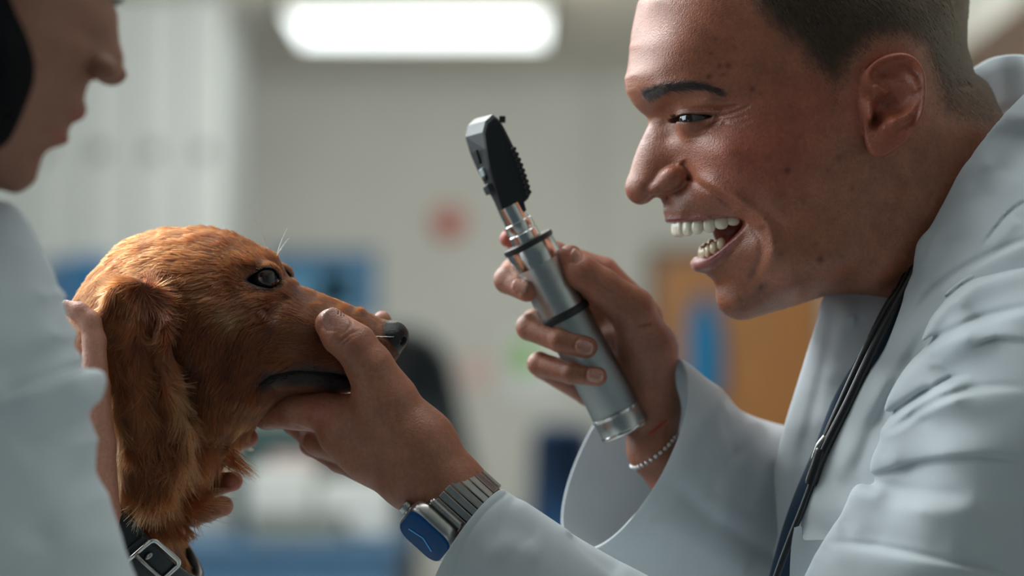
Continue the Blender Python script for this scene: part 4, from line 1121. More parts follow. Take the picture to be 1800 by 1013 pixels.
def build_coat():
    white = M['coat']
    # near front panel, shoulder and collar roll
    out = [(1602,480),(1594,500),(1582,545),(1556,610),(1520,668),(1490,720),(1466,770),(1440,830),(1418,880),(1405,925),(1392,1000),(1385,1100),(1480,1300),(1800,1400),(2150,1350),(2250,900),(2200,420),(2080,200),(1900,120),(1830,140),(1800,166),(1775,191),(1757,210),(1736,235),(1706,276),(1675,320),(1650,365),(1632,398),(1616,419),(1609,435)]
    ct = []
    edge = [(1757,210),(1706,276),(1675,320),(1632,398),(1609,440),(1594,500),(1556,610),(1490,720),(1440,830),(1405,925)]
    for (u, v) in edge: ct += [(u + 9, v + 5, 15), (u + 30, v + 14, 38), (u + 62, v + 26, 62)]
    ct += [(1800,210,60),(1830,180,70),(1800,320,120),(1740,420,120),(1700,520,120),(1650,620,115),(1600,700,105),(1560,800,100),(1500,900,90),(1460,980,90),(1900,250,150),(1900,400,220),(1850,550,230),(1800,700,220),(1700,850,170),(1600,1000,150),(1500,1200,130),(2000,500,280),(2000,800,280),(2100,700,230),(1900,1000,250),(1900,1250,170),(2100,1100,170),(2050,350,190)]
    pn = Pillow(out, ct, -40, 0.10, 0.0, (1600, 500), 2.0)
    pn.fold([(1812,350),(1790,362),(1772,378),(1750,405),(1728,436)], 3.0, 5)                  # lapel notch seam
    pn.fold([(1790,385),(1765,410),(1740,440)], 10, -4)
    pn.fold([(1792,478),(1796,520),(1800,560)], 2.5, 3); pn.fold([(1700,300),(1640,410),(1618,470),(1600,540),(1560,640)], 5, 1.6)
    pn.cliff([(1830,420),(1770,440),(1705,478),(1655,520),(1625,560)], 26, 10, -1)
    pn.fold([(1640,560),(1600,640),(1565,700),(1545,770)], 12, 7)
    pn.fold([(1712,300),(1670,400),(1650,470),(1640,520)], 34, 4)
    pn.fold([(1560,640),(1515,740),(1465,850)], 16, -5); pn.fold([(1580,660),(1540,740),(1500,840)], 10, 4)
    coat = pn.build('lab_coat', 4.0, white, vet)
    # near sleeve: upper arm
    out = [(1900,300),(1820,420),(1770,447),(1705,482),(1655,522),(1642,550),(1630,580),(1605,625),(1580,668),(1560,705),(1548,735),(1544,757),(1551,772),(1543,790),(1534,812),(1531,835),(1527,849),(1514,848),(1500,866),(1474,910),(1442,960),(1415,1012),(1380,1090),(1330,1180),(1340,1300),(1500,1420),(1800,1450),(2100,1300),(2250,900),(2200,500),(2050,300)]
    ct = []
    for (u, v) in [(1655,522),(1605,625),(1560,705),(1543,790),(1514,848),(1474,910),(1442,960),(1415,1012),(1380,1090)]: ct += [(u + 10, v + 8, 20), (u + 32, v + 20, 52), (u + 70, v + 36, 88)]
    ct += [(1720,500,50),(1780,480,80),(1850,450,100),(1700,600,120),(1680,700,150),(1660,800,160),(1620,900,160),(1600,1000,160),(1800,560,165),(1800,700,205),(1800,850,215),(1760,1000,205),(1900,600,220),(1950,800,240),(1900,1000,225),(1600,1150,150),(1800,1200,170),(2050,700,200),(2000,1100,180),(1500,1200,100),(1950,450,140)]
    ps = Pillow(out, ct, 70, 0.02, -0.05, (1600, 700), 2.0)
    cf = ps.cliff; ff = ps.fold
    cf([(1835,470),(1770,482),(1710,505),(1650,560),(1615,622)], 22, 11, -1)
    ff([(1680,530),(1650,590),(1632,640)], 15, 9)
    cf([(1840,540),(1760,560),(1690,590),(1620,650),(1565,730)], 30, 12, -1)
    cf([(1830,600),(1760,590),(1730,595),(1700,610)], 16, 6, 1)
    cf([(1700,660),(1650,680),(1600,720),(1552,775)], 20, 12, -1)
    cf([(1800,690),(1730,690),(1660,710),(1600,760),(1540,800)], 30, 9, -1)
    ff([(1550,760),(1575,730),(1610,700),(1640,680)], 9, 8)
    cf([(1820,800),(1720,790),(1640,800),(1580,825),(1532,845)], 30, 9, 1)
    ff([(1520,850),(1560,862),(1620,868),(1700,865)], 14, 7)
    ff([(1505,868),(1560,890),(1640,895),(1720,890)], 20, -6)
    cf([(1470,985),(1560,985),(1680,1000),(1800,1030)], 30, 8, 1)
    ff([(1480,940),(1560,950),(1660,955)], 26, 5)
    sl = ps.build('sleeve', 4.0, white, coat)
    # shoulder seam line on the sleeve
    # far front panel with broad lapel
    out = [(1437,560),(1441,540),(1450,520),(1475,508),(1510,500),(1570,500),(1640,540),(1640,640),(1560,760),(1500,900),(1460,1100),(1300,1150),(1330,1000),(1347,900),(1362,820),(1380,745),(1400,680),(1420,615)]
    ct = []
    for (u, v) in [(1441,545),(1420,615),(1400,680),(1380,745),(1362,820),(1347,900),(1330,1000)]: ct += [(u + 8, v + 3, 16), (u + 28, v + 8, 34), (u + 62, v + 16, 50)]
    ct += [(1500,560,60),(1560,560,60),(1500,650,65),(1480,750,65),(1440,850,60),(1420,1000,60)]
    pf = Pillow(out, ct, -250, 0.45, 0.0, (1450, 700), 2.0)
    pf.fold([(1475,520),(1455,620),(1430,720),(1405,820)], 10, 4); pf.fold([(1500,520),(1480,600),(1465,680)], 26, -6); pf.fold([(1440,740),(1400,860),(1380,960)], 18, 4)
    pf.build('front_panel', 4.0, white, coat)
    # collar standing behind the neck
    path = catmull(np.array([IM(1850,220,-110), IM(1846,176,-190), IM(1808,147,-265), IM(1765,147,-305), IM(1738,160,-335), IM(1716,182,-355), IM(1696,220,-365)]), 8)
    rings = []
    for i, p in enumerate(path):
        t = path[min(i + 1, len(path) - 1)] - path[max(i - 1, 0)]; t /= np.linalg.norm(t)
        f_ = i / (len(path) - 1); wd = perp(np.array([0.15, 0.97, -0.2]), t); n = np.cross(t, wd); hw = 50
        ring = [p + wd * hw * a + n * 3.0 * b for a, b in ((-1, -1), (-.5, -1), (0, -1), (.5, -1), (1, -1), (1.05, 0), (1, 1), (.5, 1), (0, 1), (-.5, 1), (-1, 1), (-1.05, 0))]; rings.append(ring)
    V, F = box_loft(rings); F = auto_out(V, F); mesh_obj('collar', V, F, white, coat)
    # scrub shirt
    out = [(1600,470),(1575,500),(1540,570),(1500,640),(1465,700),(1430,790),(1400,860),(1375,930),(1350,1020),(1330,1100),(1500,1150),(1600,900),(1700,600),(1680,460)]
    ct = [(1590,560,30),(1550,650,40),(1500,760,45),(1450,900,50),(1420,1000,45),(1620,560,35),(1560,800,60),(1500,1000,60)]
    pb = Pillow(out, ct, -130, 0.1, 0.0, (1500, 700), 3.0, edge_r=20)
    pb.build('scrub_shirt', 5.0, M['scrubs'], vet)
    # breast pocket
    pk = catmull(np.array([(1397,928),(1396,930),(1391,960),(1388,1013),(1386,1100),(1470,1100),(1466,1000),(1452,952),(1446,949),(1419,950),(1411,946),(1409,926)]), 3, True)
    r0, r1 = [], []
    z0 = pn.P(1440, 985, 6)[2]
    for u, v in pk: z = z0 + (u - 1440) * 0.35; r0.append(img(u, v, z - 8)); r1.append(img(u, v, z + 5))
    V, F = box_loft([r0, r1]); F = auto_out(V, F); bevel(mesh_obj('pocket', V, F, white, coat, smooth=False), 2)
    # far sleeve with a wide open cuff
    def E(c, z, a, b): return (IM(c[0], c[1], z), np.array([a[0], a[1], a[2]]) * (D - z) / D, np.array(b) * (D - z) / D)
    marks = [([(1282,690),(1276,730),(1290,775),(1305,800)], 18, -11), ([(1276,705),(1240,735),(1205,790),(1190,850)], 22, 9), ([(1215,660),(1185,760),(1145,850),(1100,930)], 7, -3),
             ([(1330,742),(1290,800),(1262,860),(1280,930)], 24, 9), ([(1300,790),(1262,830),(1250,880)], 15, -8), ([(1190,860),(1250,910),(1330,960),(1400,985)], 14, -7), ([(1150,900),(1230,950),(1320,1000)], 26, 8), ([(1380,760),(1340,830),(1330,900)], 20, 5)]
    V, F = loft([E((1098,797), -285, (-90,167,10), (-62,-26,-88)), E((1122,808), -290, (-86,166,10), (-56,-24,-92)), E((1175,835), -310, (-66,165,10), (-44,-26,-105)), E((1240,870), -340, (-38,172,10), (-30,-28,-115)),
                 E((1300,905), -370, (-14,170,5), (-24,-26,-122)), E((1400,935), -420, (-6,178,0), (-20,-20,-130)), E((1520,960), -500, (0,190,0), (-10,-10,-140)), E((1700,950), -560, (10,190,0), (0,0,-150))], 128, 120, ridge_relief(marks))
    mesh_obj('sleeve', V, F, white, coat, thick=7)
    # near forearm sleeve
    marks = [([(905,880),(960,925),(1010,985),(1040,1040)], 20, 5), ([(930,960),(900,930),(870,925)], 25, -4), ([(850,980),(900,960),(950,985)], 20, 4), ([(893,868),(850,905),(812,960),(792,1020)], 5, -2.2), ([(1000,935),(1040,975),(1090,1010)], 14, -5)]
    V, F = loft([E((822,965), -6, (62,-100,0), (-26,-16,92)), E((850,981), -6, (58,-101,0), (-20,-14,93)), E((945,1035), 5, (43,-107,0), (-10,-8,98)), E((1075,1120), 20, (38,-116,0), (-6,-4,108)),
                 E((1250,1225), 50, (30,-140,0), (0,0,130)), E((1440,1290), 80, (10,-170,0), (0,0,150)), E((1600,1300), 90, (10,-170,0), (0,0,150))], 128, 110, ridge_relief(marks))
    mesh_obj('sleeve', V, F, white, coat, thick=7)
    return coat, pn
def build_stethoscope():
    t = thing('stethoscope', 'black stethoscope hanging round the laughing man\'s neck inside his coat', 'stethoscope', toworld(IM(1480, 760, -60)))
    rub = M['rubber']
    A = catmull(np.array([IM(1640,400,-120), IM(1600,488,-75), IM(1578,530,-60), IM(1553,580,-52), IM(1520,648,-48), IM(1490,712,-46), IM(1455,780,-46), IM(1436,822,-46), IM(1428,846,-46)]), 6)
    V, F = tube(A, 9.5); mesh_obj('tubing', V, F, rub, t)
    B = catmull(np.array([IM(1640,380,-120), IM(1586,500,-82), IM(1563,535,-72), IM(1537,585,-66), IM(1506,650,-62), IM(1478,712,-60), IM(1450,775,-60), IM(1432,818,-58)]), 6)
    V, F = tube(B, 8); mesh_obj('tubing', V, F, rub, t)
    Cc = catmull(np.array([IM(1431,838,-50), IM(1412,890,-50), IM(1392,940,-50), IM(1366,1010,-52), IM(1345,1080,-60)]), 6)
    V, F = tube(Cc, 6.5); mesh_obj('binaural_tube', V, F, M['black_gloss'], t)
    a = IM(1444,790,-48); b = IM(1425,850,-48); ax, e1, e2 = frame_from(a, b)
    lathe_obj('sleeve_joint', a, ax, e1, e2, [(0,10),(4,12),(60,12.5),(66,11)], rub, t, 32)
    V, F = tube(catmull(np.array([IM(1452,768,-52), IM(1438,786,-50), IM(1431,808,-50), IM(1432,826,-50)]), 6), 6); mesh_obj('clip', V, F, M['steel_brushed2'], t)
def build_wrist_things():
    c = np.asarray(IM(1150, 765, -308)); ax = np.array([0.62, 0.74, -0.15]); ax /= np.linalg.norm(ax); e2 = perp((0, 0, 1), ax); e1 = np.cross(ax, e2)
    th = np.linspace(0, 2 * math.pi, 65)
    def ring(name, label, cat, cc, r, tr, mat):
        p = np.array([cc + r * math.cos(x) * e1 + r * math.sin(x) * e2 for x in th]); V, F = tube(p, tr, 10)
        tag(mesh_obj(name, V, F, mat), label, cat)
    ring('string_bracelet', 'thin red string bracelet on the wrist behind the steel scope handle', 'bracelet', np.asarray(IM(1148, 744, -311)), 52, 2.2, M['red_string'])
    t = thing('bead_bracelet', 'silver bead bracelet inside the wide open white cuff', 'bracelet', toworld(np.asarray(IM(1160, 800, -310))))
    cc = np.asarray(IM(1146, 786, -310)) + ax * 6
    for i in range(30):
        x = i / 30 * 2 * math.pi; p = cc + 53 * math.cos(x) * e1 + 53 * math.sin(x) * e2
        lathe_obj('bead', p - ax * 4.5, ax, e1, e2, [(0, .6), (1, 2.8), (3, 4.3), (4.5, 4.8), (6, 4.3), (8, 2.8), (9, .6)], M['steel'], t, 12)
# ------------------------------------------------------------------ small anatomy
def superell(c, B, r, e=0.7, n=20, taper=0.0):
    """rounded block; B rows are axes"""
    V = []; F = []; m = n // 2
    def sp(x, p): return math.copysign(abs(x) ** p, x)
    for i in range(m + 1):
        ph = -math.pi / 2 + math.pi * i / m
        for j in range(n):
            th = 2 * math.pi * j / n
            x = sp(math.cos(ph), e) * sp(math.cos(th), e); y = sp(math.cos(ph), e) * sp(math.sin(th), e); z = sp(math.sin(ph), e)
            s = 1 - taper * (z * .5 + .5)
            V.append(np.asarray(c) + B[0] * r[0] * x * s + B[1] * r[1] * y * s + B[2] * r[2] * z)
    for i in range(m):
        for j in range(n): F.append((i * n + j, i * n + (j + 1) % n, (i + 1) * n + (j + 1) % n, (i + 1) * n + j))
    return np.array(V), auto_out(np.array(V), F)
def tooth(parent, c, along, h, w, t, mat, down=1):
    c = head_tf(np.asarray(c, float)[None])[0]; al = np.asarray(along, float); al[1] = 0; al /= np.linalg.norm(al)
    up = np.array([0, float(down), 0]); n = np.cross(al, up)
    V, F = superell(c, np.stack([al, n, up]), (w, t, h), 0.84, 24, 0.08 if down < 0 else -0.16)
    mesh_obj('tooth', V, F, mat, parent)
def build_teeth():
    up = [(1192,401,9),(1196,400,29),(1209,399,45),(1226,397,57),(1247,394,67),(1268,390,75),(1289,386,80)]
    U = [HP(*p) for p in up]; hs = [16,15.5,17,15,16,14,11.5]; ws = [11.5,9.8,10.5,10.8,11,12,11]
    for sgn in (1, -1):
        for i, p in enumerate(U):
            a = U[max(i - 1, 0)] if i else U[0] * np.array([1, 1, -1]); b = U[min(i + 1, len(U) - 1)]
            q = p * np.array([1, 1, sgn]); al = (b - a) * np.array([1, 1, sgn])
            tooth(vet, q, al, hs[i], ws[i], 7, M['tooth'])
    lo = [(1236,447,7),(1239,446,21),(1245,442,35),(1255,436,46),(1268,429,54)]
    L = [HP(*p) for p in lo]
    for sgn in (1, -1):
        for i, p in enumerate(L):
            a = L[max(i - 1, 0)] if i else L[0] * np.array([1, 1, -1]); b = L[min(i + 1, len(L) - 1)]
            tooth(vet, p * np.array([1, 1, sgn]), (b - a) * np.array([1, 1, sgn]), 11.5, 9.0, 6, M['tooth2'], -1)
    c = head_tf(HP(1284, 424, 0)[None])[0]
    V, F = superell(c, np.stack([basis((1, -0.55, 0), (0, 0, 1))[0], basis((1, -0.55, 0), (0, 0, 1))[1], basis((1, -0.55, 0), (0, 0, 1))[2]]), (40, 48, 17), 0.95, 32)
    mesh_obj('tongue', V, F, M['tongue'], vet)
def eye_mat(name, iris, pupil_r, iris_r, white, axis):
    """axis: unit world vector of gaze, object-space coordinates"""
    m, nt, b = new_mat(name)
    tc = nt.nodes.new('ShaderNodeTexCoord'); dt = nt.nodes.new('ShaderNodeVectorMath'); dt.operation = 'DOT_PRODUCT'
    nm = nt.nodes.new('ShaderNodeVectorMath'); nm.operation = 'NORMALIZE'
    nt.links.new(tc.outputs['Object'], nm.inputs[0]); nt.links.new(nm.outputs[0], dt.inputs[0]); dt.inputs[1].default_value = axis
    ac = nt.nodes.new('ShaderNodeMath'); ac.operation = 'ARCCOSINE'; nt.links.new(dt.outputs['Value'], ac.inputs[0])
    r = ramp(nt, ac.outputs[0], [(0.0, (0.004, 0.004, 0.005)), (pupil_r, (0.004, 0.004, 0.005)), (pupil_r + .02, iris), (iris_r - .06, iris), (iris_r, tuple(c * .2 for c in iris)), (iris_r + .04, white)])
    nt.links.new(r.outputs[0], b.inputs['Base Color']); b.inputs['Roughness'].default_value = 0.06; b.inputs['Coat Weight'].default_value = 0.5; b.inputs['Coat Roughness'].default_value = 0.02
    return m
def ball(name, c, r, mat, parent, n=48):
    V, F = superell(c, np.eye(3), (r, r, r), 1.0, n)
    W = toworld(np.asarray(c, float)); o = mesh_obj(name, V, F, mat, parent)
    # origin at the centre so that the gaze axis reads in object space
    off = Vector(W - np.array(wloc(parent))) - o.location
    for v in o.data.vertices: v.co -= off
    o.location = Vector(o.location) + off
    return o
def build_eyes():
    for sgn in (1, -1):
        c = head_tf((eyeC * np.array([1, 1, sgn]))[None])[0]
        ball('eye', c, eyeR * HK, eye_mat('eye_brown', (0.018, 0.012, 0.010), 0.26, 0.60, (0.10, 0.085, 0.08), Vector((-0.82, -0.56, -0.12)).normalized()), vet)
    # lashes
    pts = []
    for sgn in (1, -1):
        L = catmull([HP(1187,205,68), HP(1196,203,78), HP(1208,202,92), HP(1225,202,106), HP(1245,203,118)], 16)
        for p in L:
            for _ in range(4):
                q = p * np.array([1, 1, sgn]); d = np.array([-0.85, 0.25, 0.35 * sgn]) + rng.normal(size=3) * 0.12
                k = [q + d * 11 * t + np.array([0, -5 * t * t, 0]) for t in (0, .3, .6, 1)]; pts.append(k)
    pts = head_tf(np.array(pts)); rad = np.repeat(np.array([[0.5, 0.45, 0.3, 0.08]]), len(pts), 0)
    hair_obj('eyelashes', pts, rad, np.repeat([[0.015, 0.012, 0.012]], len(pts), 0), M['hair'], vet)
def build_vet_hair(V, Q):
    m = hair_mask(np.stack([V[:, 0], V[:, 1], np.abs(V[:, 2])], 1))
    side = np.where(V[:, 2] < 0, 0.35, 1.0)
    P, N, _ = sample_surface(V, Q, 60000, m ** 1.1 * side * (V[:, 1] < 240))
    g = np.stack([head_sdf(P + np.eye(3)[i] * 1.5) - head_sdf(P - np.eye(3)[i] * 1.5) for i in range(3)], -1); N = g / np.maximum(np.linalg.norm(g, axis=1, keepdims=True), 1e-9)
    top = smooth01((60 - P[:, 1]) / 160)
    hm = hair_mask(np.stack([P[:, 0], P[:, 1], np.abs(P[:, 2])], 1))
    L = (3.0 + 7 * hm + 16 * top) * (0.7 + 0.5 * rng.random(len(P)))
    back = np.concatenate([np.stack([0.55 + 0 * P[:, 0], 0.85 + 0 * P[:, 0]], 1), np.zeros((len(P), 1))], 1)
    dr = back + rng.normal(size=P.shape) * 0.22; dr -= N * (dr * N).sum(1, keepdims=True); dr /= np.linalg.norm(dr, axis=1, keepdims=True)
    pts = grow(None, P, dr, L, N, 4, rise=0.55)
    rad = np.repeat(np.array([[0.42, 0.36, 0.28, 0.12]]), len(P), 0)
    col = np.array([0.042, 0.028, 0.018]) * (0.6 + 0.9 * rng.random((len(P), 1)))
    tag(hair_obj('hair', head_tf(pts), rad, col, M['hair'], vet), kind='stuff')
    # eyebrows
    bm_ = brow_mask(np.stack([V[:, 0], V[:, 1], np.abs(V[:, 2])], 1))
    P, N, _ = sample_surface(V, Q, 2300, bm_)
    g = np.stack([head_sdf(P + np.eye(3)[i] * 1.5) - head_sdf(P - np.eye(3)[i] * 1.5) for i in range(3)], -1); N = g / np.maximum(np.linalg.norm(g, axis=1, keepdims=True), 1e-9)
    _, t = polydist(P[:, :2], browL)
    dr = np.stack([0.5 + 0.6 * t, -0.75 + 1.05 * t, 0 * t], 1) + rng.normal(size=P.shape) * 0.3; dr -= N * (dr * N).sum(1, keepdims=True); dr /= np.linalg.norm(dr, axis=1, keepdims=True)
    pts = grow(None, P, dr, 9 + 7 * rng.random(len(P)), N, 5, rise=0.22)
    rad = np.repeat(np.array([[0.38, 0.36, 0.3, 0.2, 0.06]]), len(P), 0)
    hair_obj('eyebrows', head_tf(pts), rad, np.repeat([[0.02, 0.017, 0.016]], len(P), 0), M['hair'], vet)
    # stubble
    f = ((V[:, 1] > HH(0, 345, 100)[1]) & (V[:, 0] < 1560) & (V[:, 1] < 575) & (hf(V, 'mouth') > 8)).astype(float)
    P, N, _ = sample_surface(V, Q, 3500, f * np.where((V[:, 0] < 1300) & (V[:, 1] < 390), 2.0, 0.6))
    g = np.stack([head_sdf(P + np.eye(3)[i] * 1.5) - head_sdf(P - np.eye(3)[i] * 1.5) for i in range(3)], -1); N = g / np.maximum(np.linalg.norm(g, axis=1, keepdims=True), 1e-9)
    dr = np.repeat([[-0.2, 1.0, 0.0]], len(P), 0) + rng.normal(size=P.shape) * 0.3; dr -= N * (dr * N).sum(1, keepdims=True)
    pts = grow(None, P, dr, np.full(len(P), 2.0), N, 3, rise=0.4)
    hair_obj('stubble', head_tf(pts), np.repeat(np.array([[0.22, 0.2, 0.12]]), len(P), 0), np.repeat([[0.05, 0.03, 0.025]], len(P), 0), M['hair'], vet)
def build_vet_body():
    """everything of the vet's body that the coat hides, so that hands, neck and trunk are one figure"""
    sh_n = np.array([1860, 700, 40.]); sh_f = np.array([1640, 640, -620.]); el_n = np.array([1440, 1265, 60.]); el_f = np.array([1480, 1250, -560.])
    wr_n = np.asarray(IM(1000, 1030, 0)); wr_f = np.asarray(IM(1230, 900, -340))
    def f(P):
        d = rcone(P, (1830, 560, -190), (2000, 1400, -190), 240, 260)
        d = smin(d, rcone(P, (1860, 680, 0), (1720, 690, -520), 110, 120), 80)
        d = smin(d, rcone(P, sh_n, el_n, 76, 50), 30); d = smin(d, rcone(P, el_n, wr_n, 50, 50), 20)
        d = smin(d, rcone(P, sh_f, el_f, 110, 75), 30); d = smin(d, rcone(P, el_f, wr_f, 72, 50), 20)
        return d
    return sdf_mesh(f, (940, 380, -800), (2320, 1700, 460), 14.0)
def merge(parts):
    V, Q, C_, R_ = [], [], [], []; n = 0
    for v, q, c, r in parts: V.append(v); Q.append(q + n); C_.append(c); R_.append(r); n += len(v)
    return np.concatenate(V), np.concatenate(Q), np.concatenate(C_), np.concatenate(R_)
# ------------------------------------------------------------------ dog details
def build_dog_details():
    for sgn in (1, -1):
        c = dog_tf((deyeC * np.array([1, 1, sgn]))[None])[0]
        ball('eye', c, deyeR * DK, eye_mat('dog_eye', (0.022, 0.008, 0.004), 0.40, 0.85, (0.03, 0.02, 0.02), Vector((0.55, -0.83, 0.06)).normalized()), dog)
    W = []
    def wh(p, d, L, bend, r=0.55):
        p = np.asarray(p, float); d = np.asarray(d, float); d /= np.linalg.norm(d)
        W.append(([p + d * L * t + np.asarray(bend) * t * t for t in np.linspace(0, 1, 7)], r))
    wh(DP(655, 591, 50), (1, 0.02, 0.5), 45, (0, 0, 0)); wh(DP(650, 592, 50), (0.75, 0.55, 0.6), 48, (0, 4, 0)); wh(DP(660, 600, 50), (0.6, 0.8, 0.6), 40, (3, 3, 0))
    wh(DP(668, 640, 30), (0.8, 0.6, 0.5), 50, (6, 10, 0)); wh(DP(660, 610, 50), (0.3, 0.9, 0.6), 35, (8, 5, 0))
    wh(DP(486, 450, 30), (0.25, -1, 0.1), 50, (8, 0, 0)); wh(DP(472, 442, 30), (-0.25, -1, 0.1), 60, (-10, 0, 0)); wh(DP(486, 450, -30), (0.5, -1, -0.1), 36, (6, 0, 0)); wh(DP(466, 438, 40), (-.05, -1, .1), 50, (-6, 0, 0), .4)
    pts = dog_tf(np.array([w[0] for w in W])); rad = np.array([w[1] * (1 - np.linspace(0, .85, 7)) for w in W])
    hair_obj('whiskers', pts, rad, np.array([[0.75, 0.7, 0.62]] * 5 + [[0.05, 0.04, 0.03]] * (len(W) - 5)), M['fur'], dog)
    # long feathering below the ear and on the throat
    P = []
    def tuft(u, v, w, du, dv, L, n, spread, bend, sgn=1):
        for _ in range(n):
            p = DP(u + rng.normal() * spread, v + rng.normal() * spread, w + rng.normal() * 8); d = np.array([du, dv, 0.15]) + rng.normal(size=3) * 0.12; d /= np.linalg.norm(d)
            L_ = L * (0.7 + 0.5 * rng.random()); P.append([p + d * L_ * t + np.asarray(bend, float) * t * t for t in np.linspace(0, 1, 7)])
    tuft(405, 800, 40, 0.8, 0.6, 40, 90, 6, (8, 8, 0)); tuft(400, 815, 40, 0.9, 0.3, 32, 60, 5, (6, 10, 0))
    tuft(325, 870, 60, 0.55, 0.85, 50, 130, 9, (26, -14, 0)); tuft(338, 862, 60, 0.6, 0.8, 52, 120, 9, (30, -22, 0)); tuft(315, 880, 60, 0.6, 0.8, 45, 120, 10, (20, -6, 0))
    tuft(340, 895, 60, 0.25, 1, 46, 16, 3, (6, 0, 0)); tuft(290, 890, 80, 0.3, 1, 38, 160, 12, (6, 0, 0)); tuft(270, 880, 100, 0.3, 1, 36, 140, 14, (10, 0, 0)); tuft(362, 820, 60, 0.1, 1, 40, 120, 9, (-10, 0, 0)); tuft(350, 790, 80, 0.25, 1, 50, 160, 12, (2, 0, 0))
    pts = dog_tf(np.array(P)); rad = 0.45 * (1 - 0.8 * np.linspace(0, 1, 7))[None].repeat(len(P), 0)
    c = FURC * (1.35 + 0.35 * rng.normal(size=(len(P), 1))); tag(hair_obj('feathering', pts, rad, np.clip(c, .01, .9), M['fur'], dog), kind='stuff')
def build_dog_collar():
    t = thing('dog_collar', 'dark navy leather dog collar with a square steel buckle below the dog\'s ear', 'dog collar', toworld(IM(230, 930, -125)))
    ad = np.array([0.66, 0.75, 0]); ad /= np.linalg.norm(ad); c = np.asarray(IM(222, 912, -125)); z = np.array([0, 0, 1.0]); wd = np.array([0.75, -0.66, 0])
    A, B = 158.0, 150.0
    def p(ph, r=0): return c + ad * (A + r) * math.sin(ph) + z * (B + r) * math.cos(ph)
    def leather(ph0, ph1, n, hw, th, r, name, parent):
        rings = []
        for ph in np.linspace(ph0, ph1, n):
            q = p(ph, r); N = (p(ph, r + 10) - q) / 10
            rings.append([q + wd * hw * a + N * th * b for a, b in ((-1, -.7), (-.94, -1), (.94, -1), (1, -.7), (1, .7), (.94, 1), (.3, 1.15), (-.3, 1.15), (-.94, 1), (-1, .7))])
        V, F = box_loft(rings); return mesh_obj(name, V, auto_out(V, F), M['leather'], parent)
    st = leather(-3.3, 0.75, 70, 34, 4.5, 2, 'strap', t)
    leather(0.28, 2.9, 60, 33, 4.5, 11, 'strap', t)
    ph = math.radians(33); q = p(ph, 16); N = perp(p(ph, 30) - p(ph, 0), wd); T = np.cross(wd, N); T = T if T[0] > 0 else -T
    cor = [q + T * a * 38 + wd * b * 42 for a, b in ((-1, -1), (1, -1), (1, 1), (-1, 1))]; path = []
    for i in range(4):
        a, b_, d = cor[i - 1], cor[i], cor[(i + 1) % 4]
        v1 = (a - b_) / np.linalg.norm(a - b_); v2 = (d - b_) / np.linalg.norm(d - b_)
        for s in np.linspace(0, 1, 7):
            p0, p1, p2 = b_ + v1 * 12, b_, b_ + v2 * 12; path.append((1 - s) ** 2 * p0 + 2 * s * (1 - s) * p1 + s * s * p2)
    path.append(path[0]); path.append(path[1])
    rings = []; P_ = np.array(path)
    for i in range(len(P_) - 1):
        tt = P_[(i + 1)] - P_[i - 1 if i else len(P_) - 3]; tt /= np.linalg.norm(tt); a = N; b_ = np.cross(tt, a); rings.append([P_[i] + 4.6 * (math.cos(x) * a * .8 + math.sin(x) * b_) for x in np.arange(12) / 12 * 2 * math.pi])
    V, F = box_loft(rings); mesh_obj('buckle', V, auto_out(V, F), M['steel'], t)
    V, F = tube(np.array([q - T * 38 + N * 3, q - T * 10 + N * 6, q + T * 20 + N * 6, q + T * 42 + N * 5]), 4, 12); mesh_obj('prong', V, F, M['steel_brushed2'], t)
    V, F = superell(q - T * 20 + wd * 14 + N * 4, np.stack([T, wd, N]), (5, 9, 5), 1.0); mesh_obj('rivet', V, F, M['steel_brushed2'], t)
